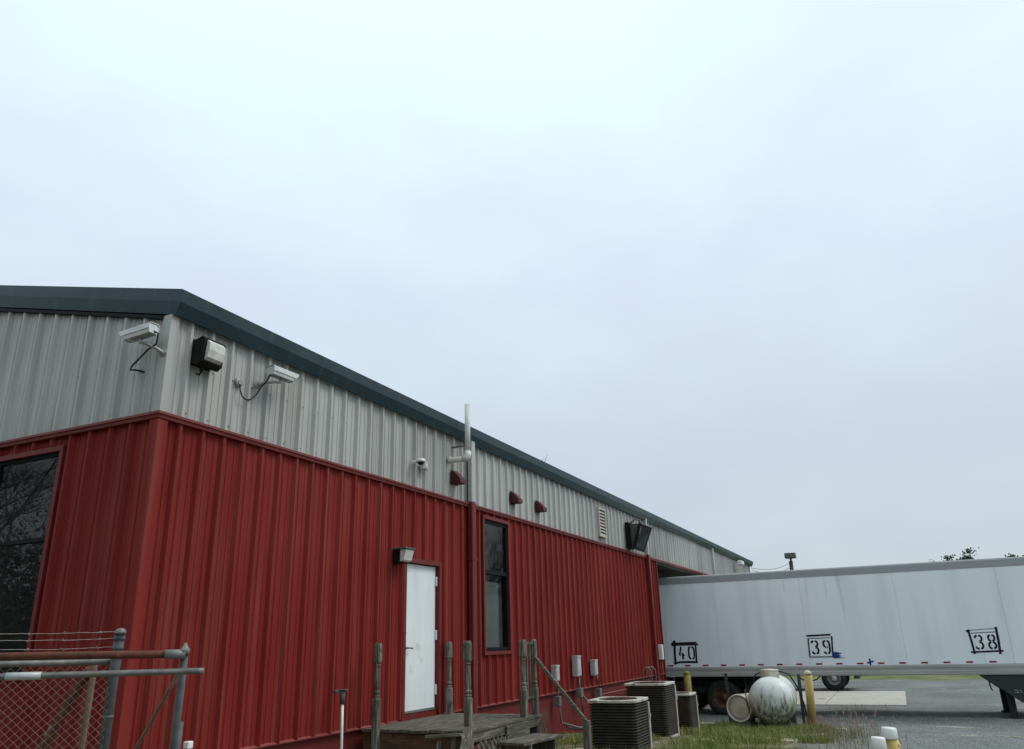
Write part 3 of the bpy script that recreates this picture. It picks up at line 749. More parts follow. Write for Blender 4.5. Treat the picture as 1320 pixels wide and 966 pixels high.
# dome camera with its grey box
dc = empty('dome_camera', (9.86, 6.25, 4.21), 'small white dome camera above the door, beside a square grey box', 'security camera')
MB().box((9.83, 6.16, 4.205), (9.89, 6.262, 4.245), .006).build('arm', 'white_plastic', dc)
MB().lathe([(.03, .045), (.062, .04), (.07, .01), (.066, -.005)], 20, Matrix.Translation((9.86, 6.12, 4.215))).build('housing', 'white_plastic', dc)
MB().lathe([(.052, -.005), (.048, -.028), (.030, -.045), (.01, -.05)], 18, Matrix.Translation((9.86, 6.12, 4.215))).build('dome', 'black_glass', dc)
bx = MB().box((10.06, 6.19, 4.15), (10.19, 6.263, 4.28), .006).box((10.075, 6.182, 4.165), (10.175, 6.1895, 4.265), .003)
bx = bx.build('electrical_box', 'box_grey', origin=(10.12, 6.26, 4.2)); tag(bx, 'small square grey box right of the dome camera', 'electrical box')
MB().box((10.11, 6.176, 4.20), (10.14, 6.1815, 4.235)).build('label_plate', 'white_plastic', bx)

# pvc vent that turns up past the eave
pv = empty('vent_pipe', (11.05, 6.0, 4.4), 'white plastic vent pipe turned up past the eave beside the downspout', 'vent pipe')
MB().tube([(10.95, 6.27, 4.47), (10.955, 6.20, 4.465), (10.985, 6.10, 4.465), (11.02, 6.02, 4.48)], .048, 14).build('lower_pipe', 'pvc', pv)
MB().tube([(11.015, 6.035, 4.477), (11.035, 5.985, 4.485), (11.053, 5.962, 4.52), (11.055, 5.96, 4.60)], .060, 14).build('elbow', 'pvc', pv)
MB().tube([(11.055, 5.96, 4.53), (11.055, 5.96, 5.41)], .047, 14).build('upper_pipe', 'pvc', pv)
MB().tube([(10.95, 6.262, 4.468), (10.954, 6.215, 4.466)], .060, 14).build('collar', 'pvc', pv)
MB().beam((11.055, 5.99, 4.70), (11.055, 6.262, 4.70), .02, .03).build('bracket', 'galv', pv)

# red vent hoods
for i, (x, lab) in enumerate(((11.15, 'dark red vent hood tucked left of the near downspout on the grey wall'), (13.42, 'dark red vent hood, left one of the pair above the tall window'), (14.62, 'dark red vent hood, right one of the pair above the tall window'))):
    h = empty('vent_hood', (x, 6.26, 4.2), lab, 'vent hood', 'red vent hoods on the grey wall')
    w = .095; z0, z1 = 4.10, 4.31
    MB().prism([(x - w, 6.263, z0), (x - w, 6.263, z1), (x - w, 6.235, z1), (x - w, 6.10, z0 + .07), (x - w, 6.10, z0)], (2 * w, 0, 0)).build('hood', 'vent_red', h)
    MB().box((x - w - .02, 6.2635, z0 - .02), (x + w + .02, 6.268, z1 + .02)).build('flange', 'vent_red', h)
    MB().box((x - w + .012, 6.115, z0 - .006), (x + w - .012, 6.25, z0 - .001)).build('opening', 'black_metal', h)

# louvred wall vent
lv = empty('wall_louvre', (18.5, 6.26, 4.0), 'cream louvred wall vent on the grey wall near the far floodlight', 'vent')
f = MB(); a, b, c, d = 18.28, 18.80, 3.99, 4.70
f.box((a, 6.20, c), (a + .04, 6.265, d)).box((b - .04, 6.20, c), (b, 6.265, d)).box((a + .041, 6.202, c), (b - .041, 6.265, c + .04)).box((a + .041, 6.202, d - .04), (b - .041, 6.265, d))
f.build('frame', 'beige_vent', lv)
sl = MB().prism([(a + .042, 6.205, 0), (a + .042, 6.212, 0), (a + .042, 6.258, .062), (a + .042, 6.25, .066)], (b - a - .084, 0, 0))
s0 = sl.build('louvre_blade', 'beige_vent', lv); s0.location = (0, 0, c + .045)
for k in range(1, 8): share(s0, lv, (0, 0, k * .077))
MB().box((a + .042, 6.2585, c + .041), (b - .042, 6.264, d - .041)).build('back_plate', 'black_metal', lv)

# big shoebox flood on the far bay
bl = empty('area_light', (20.8, 6.2, 4.0), 'large dark shoebox floodlight tilted down, above the end of the red wall', 'flood light')
MB().box((20.55, 6.16, 3.90), (20.95, 6.258, 4.60), .01).build('ballast_box', 'black_metal', bl)
hs = MB(); bk = [(20.60, 6.13, 4.56), (21.0, 6.13, 4.60), (20.98, 6.12, 3.98), (20.62, 6.12, 3.96)]
ft = [(20.50, 5.86, 4.52), (21.12, 5.72, 4.46), (21.12, 5.98, 3.86), (20.50, 6.06, 3.90)]
hs.add(bk + ft, [(0, 1, 2, 3), (7, 6, 5, 4), (0, 4, 5, 1), (1, 5, 6, 2), (2, 6, 7, 3), (3, 7, 4, 0)])
hs.build('housing', 'big_light', bl)
nn = (Vector(ft[1]) - Vector(ft[0])).cross(Vector(ft[3]) - Vector(ft[0])).normalized()
if nn.y > 0: nn = -nn
q = [Vector(p) for p in ft]; cen = sum(q, Vector()) / 4
q = [cen + (p - cen) * 1.07 + nn * .004 for p in q]
MB().prism(q, nn * .05).build('door_frame', 'black_metal', bl)
q = [cen + (p - cen) * .84 + nn * .056 for p in q]
MB().prism(q, nn * .006).build('lens', 'black_glass', bl)
MB().tube([(20.75, 6.15, 4.58), (20.78, 6.05, 4.68), (20.9, 5.95, 4.68), (20.92, 5.92, 4.54)], .02, 8).build('bracket', 'galv_dark', bl)
MB().lathe([(.04, 0), (.045, .05), (.03, .09)], 12, Matrix.Translation((21.0, 5.90, 4.50))).build('photocell', 'galv', bl)

# wall light over the door
wl_ = empty('door_light', (9.55, 6.26, 2.75), 'black wall light with pale lens above the left edge of the white door', 'wall light')
MB().box((9.36, 6.14, 2.69), (9.60, 6.258, 2.89), .008).build('housing', 'black_metal', wl_)
MB().prism([(9.375, 6.138, 2.872), (9.375, 6.045, 2.868), (9.375, 6.08, 2.73), (9.375, 6.138, 2.71)], (.21, 0, 0)).build('lens', 'lens_glass', wl_)
MB().box((9.35, 6.03, 2.874), (9.61, 6.258, 2.898), .004).build('top_plate', 'galv_dark', wl_)

# disconnect boxes with conduits
def disconnect(x, z, w, h, d, label, feed):
    root = empty('disconnect_box', (x, 6.25, z), label, 'electrical box', 'electrical disconnect boxes on the red wall')
    b = MB().box((x - w / 2, 6.262 - d, z - h / 2), (x + w / 2, 6.262, z + h / 2), .008); b = b.build('enclosure', 'box_grey', root)
    MB().box((x - w / 2 + .012, 6.262 - d - .008, z - h / 2 + .02), (x + w / 2 - .012, 6.262 - d - .001, z + h / 2 - .035), .003).build('cover', 'box_grey', b)
    MB().box((x - w / 2 - .006, 6.262 - d - .012, z + h / 2 - .03), (x + w / 2 + .006, 6.258, z + h / 2 + .006), .003).build('rain_lip', 'box_grey', root)
    for i, pts in enumerate(feed):
        MB().tube(pts[1:], pts[0], 8).build('conduit', 'galv' if i % 2 == 0 else 'cable_black', root)
    return root
d1 = disconnect(15.05, 1.00, .17, .29, .11, 'small grey disconnect box nearest the wooden stair on the red wall',
     [[.016, (15.14, 6.20, .84), (15.14, 6.20, .70), (15.12, 6.19, .45)], [.016, (15.16, 6.19, .40), (15.18, 6.17, .12), (15.25, 6.05, -.0), (15.6, 5.6, -.06)],
      [.018, (15.12, 6.19, .46), (15.14, 6.17, .30), (15.18, 6.16, .1), (15.4, 5.9, .0), (15.9, 5.45, -.02), (16.0, 5.1, .10)]])
MB().box((15.07, 6.15, .40), (15.18, 6.262, .58), .006).build('conduit_body', 'galv', d1)
d2 = disconnect(16.22, 1.09, .22, .40, .12, 'largest grey disconnect box, in the middle of the three on the red wall',
     [[.020, (16.30, 6.19, .86), (16.30, 6.19, .70), (16.30, 6.18, .52)], [.016, (16.32, 6.17, .52), (16.33, 6.15, .2), (16.35, 6.1, -.10)],
      [.018, (16.36, 6.18, .56), (16.42, 6.12, .45), (16.6, 5.9, .20), (16.7, 5.6, .02), (16.6, 5.2, -.03)],
      [.010, (16.42, 6.19, .86), (16.44, 6.18, .66), (16.40, 6.17, .55)]])
MB().box((16.24, 6.14, .48), (16.40, 6.262, .66), .008).build('conduit_body', 'galv', d2)
d3 = disconnect(17.30, 1.02, .19, .32, .11, 'grey disconnect box farthest from the stair, just left of the tall condenser',
     [[.015, (17.42, 6.19, .85), (17.43, 6.19, .72)], [.012, (17.46, 6.19, .85), (17.50, 6.18, .70), (17.52, 6.18, .50)]])
MB().box((17.45, 6.15, .34), (17.58, 6.262, .58), .006).build('conduit_body', 'galv', d3)
MB().tube([(17.58, 6.21, .44), (19.0, 6.22, .44), (22.2, 6.22, .44)], .018, 8).build('conduit', 'red_ledge', d3)
mb = empty('meter_box', (22.95, 6.25, 1.0), 'slim white box with a riser pipe at the end of the red wall', 'electrical box')
MB().box((22.90, 6.14, 1.02), (23.04, 6.258, 1.42), .01).build('enclosure', 'white_plastic', mb)
MB().tube([(22.97, 6.20, 1.02), (22.97, 6.20, .4), (22.97, 6.20, -.5)], .022, 8).build('riser', 'red_trim', mb)
MB().tube([(23.2, 6.20, .55), (23.2, 6.0, .55), (23.32, 5.98, .55), (23.32, 5.98, .35), (23.2, 5.99, .32), (23.2, 6.2, .3)], .018, 8).build('loop', 'galv_dark', mb)
lp = empty('refrigerant_lines', (21.1, 6.1, -.4), 'thin pale pipe loops on the red wall behind the tall condenser', 'pipe')
for dx in (0, .42): MB().tube([(21.0 + dx, 6.19, -.4), (21.0 + dx, 6.19, .80), (21.02 + dx, 6.15, .88), (21.05 + dx, 6.06, .88), (21.08 + dx, 6.0, .80), (21.1 + dx, 5.98, .2)], .016, 8).build('pipe', 'galv', lp)

# pvc standpipe with a tap by the wall
sp_ = empty('standpipe', (8.13, 6.08, 0), 'thin white standpipe with a grey tap left of the porch', 'standpipe')
MB().tube([(8.14, 6.08, -.05), (8.13, 6.08, .55), (8.12, 6.085, 1.02)], .017, 10).build('riser', 'white_plastic', sp_)
MB().tube([(8.12, 6.085, .96), (8.12, 6.085, 1.11)], .030, 10).build('valve_body', 'galv_dark', sp_)
MB().tube([(8.13, 6.06, 1.08), (8.10, 6.16, 1.10), (8.09, 6.20, 1.095)], .018, 8).build('spout', 'galv', sp_)
MB().box((8.085, 6.03, 1.105), (8.145, 6.13, 1.122), .004).build('lever', 'galv_dark', sp_)
# short square post with a white cap at the foot of the wall
wp = empty('capped_stub_post', (5.81, 6.07, 0), 'small white square cap on a stub post beside the gate end', 'post')
MB().box((5.79, 6.05, -.05), (5.83, 6.09, .755), .004).build('stub', 'galv_dark', wp)
MB().box((5.778, 6.036, .75), (5.845, 6.103, .815), .008).build('cap', 'white_plastic', wp)

# twig caught on the roof edge
tw = MB(); rnd = random.Random(3)
for k in range(9):
    a = Vector((14.9 + rnd.uniform(-.2, .2), 6.18 + rnd.uniform(0, .15), 5.16)); d = Vector((rnd.uniform(-1, 1), rnd.uniform(-.4, .4), rnd.uniform(.10, .35))).normalized() * .6
    tw.tube([a, a + d * .15, a + d * rnd.uniform(.22, .38) + Vector((0, 0, rnd.uniform(-.05, .06)))], [.006, .005, .002], 4)
tag(tw.build('roof_twigs', 'bark', origin=(14.9, 6.2, 5.15)), 'bare twigs caught on the eave past the vent pipe', 'twigs')

# small fixtures at the far end of the long wall
fc = empty('far_camera', (36.9, 6.25, 4.55), 'tiny white camera on a bracket at the far end of the grey wall', 'security camera')
MB().tube([(36.9, 6.27, 4.45), (36.9, 6.02, 4.45), (36.95, 5.95, 4.62)], .035, 8).build('arm', 'white_plastic', fc)
MB().box((36.6, 5.85, 4.62), (37.25, 6.05, 4.80), .03).build('housing', 'white_plastic', fc)

# ---------------------------------------------------------------- wooden porch
DZ = 0.63
PX0, PX1, PY0, PY1 = 8.78, 10.88, 4.73, 6.24
po = empty('wooden_porch', (9.8, 5.5, 0), 'weathered grey wooden porch with turned posts below the white door', 'porch')
rnd = random.Random(11)
nb = 11; bw = (PY1 - PY0) / nb
for k in range(nb):      # boards run along the wall
    y = PY0 + k * bw
    dz = rnd.uniform(-.006, .004); ex = rnd.uniform(-.015, .03)
    MB().box((PX0 - .03 - ex, y + .003, DZ - .036 + dz), (PX1 + .03 + rnd.uniform(-.01, .03), y + bw - .004, DZ + dz), .004).build('deck_board', 'wood', po)
rim = MB().box((PX0, PY0 + .05, DZ - .30), (PX0 + .04, PY1, DZ - .038)).build('rim_board', 'wood_brown', po)
MB().box((PX0 + .041, PY0 + .012, DZ - .14), (PX1 - .04, PY0 + .05, DZ - .039)).build('rim_board', 'wood', po)
MB().box((PX1 - .039, PY0 + .012, DZ - .30), (PX1, PY1, DZ - .039)).build('rim_board', 'wood_y', po)
for k in range(3): MB().box((PX0 + .5 + k * .5, PY0 + .055, DZ - .22), (PX0 + .54 + k * .5, PY1, DZ - .039)).build('joist', 'wood_y', po)
def turned_post(x, y, z0, lean=(0, 0), h=1.0, w=.094):
    m_ = MB(); hw = w / 2
    def sec(z, hw, sq): # blend square / round
        out = []
        for k in range(16):
            t = 2 * PI * (k + .5) / 16; cx, cy = math.cos(t), math.sin(t)
            s = 1 / max(abs(cx), abs(cy)) if sq else 1.0
            out.append(Vector((x + cx * s * hw + lean[0] * (z - DZ), y + cy * s * hw + lean[1] * (z - DZ), z)))
        return out
    B = DZ
    prof = [(z0, hw, 1), (B + .34, hw, 1), (B + .36, hw * .86, 0), (B + .375, hw * .98, 0), (B + .395, hw * .70, 0), (B + .41, hw * .95, 0), (B + .43, hw * .95, 0), (B + .445, hw * .66, 0),
            (B + .48, hw * .78, 0), (B + .60, hw * .82, 0), (B + .72, hw * .72, 0), (B + .735, hw * .95, 0), (B + .75, hw * .72, 0), (B + .765, hw * .95, 0), (B + .785, hw, 1), (B + h - .03, hw, 1), (B + h, hw * .72, 1)]
    rings = [sec(*p) for p in prof]
    vs = [v for r_ in rings for v in r_]; fs = []
    for i in range(len(rings) - 1):
        for k in range(16): fs.append((i * 16 + k, i * 16 + (k + 1) % 16, (i + 1) * 16 + (k + 1) % 16, (i + 1) * 16 + k))
    fs.append([(len(rings) - 1) * 16 + k for k in range(16)]); fs.append(list(range(16))[::-1])
    return m_.add(vs, fs).build('turned_post', 'wood_z', po)
turned_post(8.73, 6.02, -.05, (.0, .0))
turned_post(8.86, 4.79, -.05, (-.004, .01))
turned_post(10.80, 6.16, DZ, (.0, .015))
turned_post(10.45, 4.79, -.05, (.01, .0))
turned_post(10.86, 4.80, -.05, (.0, .0), w=.085)
for z in (1.58, .86): MB().beam((10.50, 4.80, z), (10.815, 4.80, z), .03, .03).build('baluster_rail', 'wood', po)
for x in (10.60, 10.71): MB().beam((x, 4.80, .86), (x, 4.80, 1.58), .022, .022, up=(1, 0, 0)).build('baluster', 'wood_z', po)
# lattice below the deck, on the side that faces the yard
xa, xb, za, zb = 8.93, 9.72, 0.0, DZ - .15
for layer, sgn in ((0, 1), (1, -1)):
    k = xa - (zb - za)
    while k < xb + (zb - za):
        p0 = Vector((k, 0, za)); p1 = Vector((k + (zb - za), 0, zb))
        if sgn < 0: p0, p1 = Vector((k, 0, zb)), Vector((k + (zb - za), 0, za))
        t0 = max(0, (xa - p0.x) / (p1.x - p0.x)); t1 = min(1, (xb - p0.x) / (p1.x - p0.x))
        if t1 - t0 > .06:
            q0 = p0.lerp(p1, t0); q1 = p0.lerp(p1, t1); yy = PY0 - .006 - layer * .009
            MB().beam((q0.x, yy, q0.z), (q1.x, yy, q1.z), .036, .008, up=(0, 1, 0)).build('lattice_strip', 'wood_z', po)
        k += .115
MB().box((9.74, PY0 - .022, .02), (10.44, PY0 + .008, DZ - .042), .004).build('skirt_board', 'wood', po)
MB().box((PX0 + .02, PY0 + .2, -.05), (PX1 - .3, PY1 - .05, .02)).build('deck_shade', 'dark_inside', po)  # dark sheet on the ground, painting in the shade below the deck
# step off the yard side: treads, stringers
MB().box((9.42, 4.26, .40), (10.42, 4.70, .437), .005, Matrix.Translation((9.9, 4.5, 0)) @ Matrix.Rotation(R(-7), 4, 'Z') @ Matrix.Translation((-9.9, -4.5, 0))).build('tread', 'wood', po)
MB().box((9.40, 4.00, .19), (10.42, 4.27, .225), .005, Matrix.Translation((9.9, 4.5, 0)) @ Matrix.Rotation(R(-7), 4, 'Z') @ Matrix.Translation((-9.9, -4.5, 0))).build('tread', 'wood', po)
for x in (9.55, 10.30): MB().prism([(x, 4.68, -.05), (x, 4.68, .398), (x, 4.30, .398), (x, 4.29, .188), (x, 4.05, .188), (x, 4.04, -.05)], (.04, 0, 0)).build('stringer', 'wood_z', po)
# handrail and its newel at the foot of the step
MB().beam((10.78, 4.76, 1.40), (10.95, 4.09, .55), .095, .042, up=(0, 0, 1), bev=.004).build('handrail', 'wood', po)
MB().box((10.905, 4.035, -.06), (10.995, 4.125, .555), .005).build('newel_post', 'wood_z', po)
MB().beam((10.86, 4.74, .56), (10.93, 4.62, .34), .03, .03).build('brace', 'wood_z', po)
# broken rail pieces by the near corner post
MB().beam((8.80, 4.765, .66), (8.56, 4.70, .36), .11, .05, up=(0, 0, 1), bev=.005).build('broken_rail', 'wood_z', po)
MB().beam((8.76, 4.93, .56), (8.66, 4.945, .02), .07, .035, up=(0, 1, 0), bev=.004).build('broken_baluster', 'wood_z', po)
MB().beam((8.70, 5.10, .52), (8.66, 5.16, .05), .05, .03, up=(0, 1, 0), bev=.004).build('broken_baluster', 'wood_z', po)
MB().beam((8.70, 4.80, .595), (8.69, 5.28, .565), .04, .03, bev=.003).build('ledger_strip', 'wood_y', po)

# ---------------------------------------------------------------- condensers
def condenser(cx, cy, w, z0, z1, label, rz=0.0):
    root = empty('condenser', (cx, cy, z0 - .08), label, 'air conditioner', 'air conditioner condensers beside the wall')
    root.rotation_euler.z = rz
    h = w / 2; H = z1 - z0
    def mk(mb, name, mat, par=None):
        mb.v = [p + ORG[root] for p in mb.v]; return mb.build(name, mat, par or root)
    mk(MB().box((-h - .08, -h - .08, -.12), (h + .08, h + .08, .02), .01), 'pad', 'pad_concrete')
    mk(MB().box((-h, -h, .03), (h, h, .10), .012), 'base_pan', 'ac_white')
    mk(MB().box((-h + .05, -h + .05, .09), (h - .05, h - .05, H + .02)), 'coil', 'ac_coil')
    def ring(hw, cut):
        return [(-hw + cut, -hw), (hw - cut, -hw), (hw, -hw + cut), (hw, hw - cut), (hw - cut, hw), (-hw + cut, hw), (-hw, hw - cut), (-hw, -hw + cut)]
    # one louvre slat goes round all four sides, sloping out and down
    o1 = ring(h, .05); i1 = ring(h - .035, .045)
    vs = [Vector((x, y, 0)) for x, y in o1] + [Vector((x, y, .020)) for x, y in i1] + [Vector((x, y, .006)) for x, y in o1] + [Vector((x, y, .026)) for x, y in i1]
    fs = []
    for k in range(8):
        k2 = (k + 1) % 8
        fs += [(k, k2, 8 + k2, 8 + k), (16 + k2, 16 + k, 24 + k, 24 + k2), (k2, k, 16 + k, 16 + k2)]
    n = int((H - .065) / .040)
    s = MB(); s.add(vs, fs); s0 = mk(s, 'slat', 'ac_slat'); s0.location = (0, 0, .115)
    for k in range(1, n): share(s0, root, (0, 0, k * .040))
    # lid with a round fan opening
    m_ = MB(); top = ring(h + .012, .05); N_ = 32; zt = H + .08
    outer = []
    for k in range(N_):
        t = 2 * PI * k / N_; cxx, syy = math.cos(t), math.sin(t); s_ = 1 / max(abs(cxx), abs(syy)); s_ = min(s_, 1.36)
        outer.append((cxx * s_ * (h + .012), syy * s_ * (h + .012)))
    inner = [((h - .075) * math.cos(2 * PI * k / N_), (h - .075) * math.sin(2 * PI * k / N_)) for k in range(N_)]
    vs = [Vector((x, y, zt - .042)) for x, y in outer] + [Vector((x, y, zt - .012)) for x, y in outer] + [Vector((x * .97, y * .97, zt)) for x, y in outer] + \
         [Vector((x, y, zt - .006)) for x, y in inner] + [Vector((x * .96, y * .96, zt - .07)) for x, y in inner]
    fs = []
    for r_ in range(4):
        for k in range(N_): fs.append((r_ * N_ + k, r_ * N_ + (k + 1) % N_, (r_ + 1) * N_ + (k + 1) % N_, (r_ + 1) * N_ + k))
    m_.add(vs, fs); lid = mk(m_, 'lid', 'ac_white')
    mk(MB().lathe([(h - .09, zt - .085), (h - .09, zt - .075)], 32), 'fan_well', 'ac_rust', lid)
    g = MB()
    for q in (.25, .42, .6, .78, .95):
        rr = (h - .08) * q; pts = [(rr * math.cos(2 * PI * k / 24), rr * math.sin(2 * PI * k / 24), zt - .004 + .010 * (1 - q)) for k in range(25)]
        g.tube(pts, .004, 5, caps=False)
    for k in range(8):
        t = PI / 4 * k; g.tube([(.05 * math.cos(t), .05 * math.sin(t), zt + .007), ((h - .07) * math.cos(t), (h - .07) * math.sin(t), zt - .002)], .004, 5)
    mk(g, 'fan_guard', 'ac_rust', lid)
    mk(MB().lathe([(.10, zt - .07), (.10, zt - .012), (.06, zt - .004)], 16), 'fan_motor', 'ac_rust', lid)
    # white service corner at the yard side, far end
    mk(MB().prism([(h + .006, -h + .10, .03), (h + .006, -h - .004, .03), (h - .004, -h - .008, .03), (h - .07, -h - .008, .03), (h - .07, -h + .01, .03), (h - .012, -h + .10, .03)], (0, 0, H - .02)), 'service_corner', 'ac_white')
    mk(MB().box((h - .05, -h - .022, H * .72), (h - .01, -h - .009, H * .80), .003), 'service_valve', 'ac_white')
    return root
condenser(12.64, 4.16, .76, -.08, .72, 'nearest dark louvred condenser with white rim, rusty fan opening on top')
condenser(16.0, 4.60, .81, -.18, .78, 'tallest condenser, in the middle of the three, rust along its lower corner')
condenser(18.2, 4.60, .64, -.30, .45, 'smallest condenser, farthest of the three, by the trailer tyres')

# ---------------------------------------------------------------- propane tank and neighbours
tk = empty('propane_tank', (20.2, 2.9, gz(20.2, 2.9)), 'round-ended white propane tank streaked green with mildew, in the grass', 'tank')
axis_m = Matrix.Translation((19.62, 2.86, .165)) @ Matrix.Rotation(R(5), 4, 'Z') @ Matrix.Rotation(PI / 2, 4, 'Y')
Rr = .515; pr = []
for k in range(9):
    a = PI / 2 * k / 8; pr.append((max(.004, Rr * math.sin(a)), .40 - .40 * math.cos(a)))
pr += [(Rr, 2.0)]
for k in range(1, 9):
    a = PI / 2 * (1 - k / 8); pr.append((max(.004, Rr * math.sin(a)), 2.0 + .40 * math.cos(a)))
MB().lathe(pr, 48, axis_m).build('shell', 'tank_paint', tk)
MB().lathe([(Rr + .003, .398), (Rr + .006, .41), (Rr + .003, .425)], 48, axis_m, caps=False).build('weld_seam', 'tank_paint', tk)
dm = MB().lathe([(.21, -.03), (.215, .14), (.20, .17), (.05, .185)], 24, Matrix.Translation((20.45, 2.93, .655))).build('valve_dome', 'tank_cream', tk)
MB().lathe([(.222, .0), (.226, .02), (.222, .035)], 24, Matrix.Translation((20.45, 2.93, .785)), caps=False).build('dome_band', 'tank_cream', dm)
for dx in (.45, 1.5):
    for s in (-1, 1): MB().prism([(19.62 + dx, 2.9 + s * .18, -.30), (19.62 + dx, 2.9 + s * .34, -.22), (19.62 + dx, 2.9 + s * .36, -.50), (19.62 + dx, 2.9 + s * .20, -.50)], (.08, 0, 0)).build('leg', 'galv_dark', tk)
MB().tube([(20.4, 2.75, .80), (20.45, 2.5, .72), (20.6, 2.35, .40), (20.75, 2.28, .05), (20.8, 2.25, -.4)], .018, 8).build('gas_line', 'cable_black', tk)
MB().tube([(20.45, 3.1, .78), (20.4, 3.25, .72), (20.4, 3.32, .60), (20.42, 3.3, .5)], .016, 8).build('filler_hose', 'cable_black', tk)
dmx = Matrix.Translation((20.05, 3.66, .0)) @ Matrix.Rotation(R(-12), 4, 'Z') @ Matrix.Rotation(PI / 2, 4, 'Y')
dm_ = empty('old_drum', (20.3, 3.66, gz(20.3, 3.6)), 'beige drum lying on its side left of the propane tank', 'drum')
MB().lathe([(.285, .0), (.290, .02), (.290, .30), (.298, .31), (.290, .32), (.290, .60), (.285, .88)], 32, dmx).build('shell', 'drum_beige', dm_)
MB().lathe([(.270, .006), (.272, -.030), (.292, -.036), (.306, -.02), (.306, .022), (.295, .03)], 32, dmx, caps=False).build('rim', 'drum_rim', dm_)
MB().lathe([(.275, .003), (.18, -.004), (.01, -.004)], 32, dmx).build('end_plate', 'drum_beige', dm_)
MB().box((20.1, 3.45, -.48), (20.8, 3.85, -.275)).build('cradle', 'pad_concrete', dm_)

def post(name, a, b, rad, mat, label, cat='bollard', cap=None, group=None, n=16):
    root = empty(name, b, label, cat, group)
    MB().tube([b, a], rad, n).build('shaft', mat, root)
    if cap:
        av = Vector(a); MB().lathe([(rad * .99, 0), (rad * .9, rad * .5), (rad * .5, rad * .85), (.003, rad)], n, Matrix.Translation(av)).build('cap', cap, root)
    return root
post('bollard', (21.37, 2.17, .67), (21.76, 2.26, -.62), .098, 'yellow_paint', 'leaning pale yellow bollard right of the propane tank', 'bollard', 'tank_cream')
post('bollard', (23.93, 5.75, .58), (23.95, 5.76, -.70), .105, 'olive_yellow', 'dull olive yellow bollard standing behind the smallest condenser', 'bollard', 'olive_yellow')
def tpost(a, b, label):
    root = empty('steel_post', b, label, 'post', 'green steel posts around the propane tank')
    a = Vector(a); b = Vector(b)
    MB().beam(b, a, .075, .012, up=(1, 0, 0)).beam(b + Vector((.02, 0, 0)), a + Vector((.02, 0, 0)), .012, .05, up=(1, 0, 0)).build('post_bar', 'post_green', root)
    for k in range(6):
        p = b.lerp(a, .35 + k * .11); MB().box(p + Vector((-.016, -.014, -.012)), p + Vector((-.006, .014, .012))).build('stud', 'post_green', root)
tpost((20.62, 4.00, .74), (20.99, 4.07, -.45), 'dark green steel post left of the propane tank, by the drum')
tpost((20.82, 2.33, .70), (21.25, 2.39, -.55), 'dark green steel post between the propane tank and the yellow bollard')
rb = MB().tube([(20.0, 3.36, -.42), (19.93, 3.44, .12), (19.90, 3.46, .42)], .012, 6)
tag(rb.build('iron_rod', 'rust', origin=(20, 3.36, -.42)), 'thin rusty rod standing between drum and propane tank', 'rod')
# capped stand pipes at the bottom edge
def capped(x, y, ztop, label, mat, lean, r=.062):
    root = empty('capped_pipe', (x, y, 0), label, 'pipe', 'white-capped pipes at the grass edge')
    zb = gz(x, y) - .05
    MB().tube([(x + lean[0], y + lean[1], zb), (x, y, ztop - .10)], r, 18).build('pipe', mat, root)
    MB().lathe([(r * 1.28, -.125), (r * 1.34, -.115), (r * 1.22, -.02), (r * 1.10, -.004), (r * .3, .0)], 24, Matrix.Translation((x, y, ztop)) @ Matrix.Rotation(R(4), 4, 'X')).build('cap', 'white_plastic', root)
capped(10.28, .40, .50, 'left white-capped stand pipe, the nearer and lower of the two', 'pvc', (.02, 0))
capped(10.95, .29, .535, 'right white-capped stand pipe with flaking yellow paint', 'yellow_flaked', (-.04, -.12), r=.07)

# ---------------------------------------------------------------- the semi-trailer
TX, TW = 25.5, 2.58
TY0, TY1 = -6.4, 8.3
TZ0, TZ1, TZR = 0.445, 3.44, 0.715      # rail bottom, roof, rail top
tr = empty('semi_trailer', (TX + TW / 2, 0, -.65), 'long white box semi-trailer backed into the dock, stencilled 40, 39 and 38', 'trailer')
seams = [TY0, -5.22, -2.65, -.08, 2.48, 5.05, 7.61, TY1]
for k in range(len(seams) - 1):
    y0, y1 = seams[k], seams[k + 1]
    MB().box((TX, y0 + .002, TZR + .004), (TX + .02, y1 - .002, 3.215), .0015).build('side_panel', 'trailer_white', tr)
    if k:
        riv = MB(); z = TZR + .06
        while z < 3.2:
            riv.box((TX - .002, y0 - .026, z - .004), (TX + .001, y0 - .020, z + .004)); z += .10
        riv = riv.build('rivets', 'trailer_rail', tr, fix=False); riv['kind'] = 'stuff'
MB().box((TX + .021, TY0 + .01, TZ0 + .05), (TX + TW - .021, TY1 - .01, TZ1 - .03)).build('box_body', 'trailer_white', tr)
MB().box((TX + TW - .02, TY0, TZR), (TX + TW, TY1, 3.215)).build('far_side', 'trailer_white', tr)
tp = MB(); pf = [(-.012, 3.217), (-.016, 3.40), (.0, 3.435), (.06, 3.45), (.06, 3.217)]
tp.prism([(TX + a, TY0, z) for a, z in pf], (0, TY1 - TY0, 0)); tp.prism([(TX + TW - a, TY0, z) for a, z in pf], (0, TY1 - TY0, 0))
tp = tp.build('top_rail', 'trailer_toprail', tr)
MB().box((TX + .061, TY0 + .002, 3.405), (TX + TW - .061, TY1 - .002, 3.447)).build('roof_skin', 'trailer_white', tp)
br = MB(); pf = [(-.014, TZR), (-.022, TZR - .02), (-.022, TZR - .075), (-.010, TZR - .085), (-.010, TZR - .15), (-.024, TZR - .16), (-.024, TZ0 + .03), (-.014, TZ0), (.05, TZ0), (.05, TZR)]
br.prism([(TX + a, TY0, z) for a, z in pf], (0, TY1 - TY0, 0)); br.prism([(TX + TW - a, TY0, z) for a, z in pf], (0, TY1 - TY0, 0))
br.build('bottom_rail', 'trailer_rail', tr)
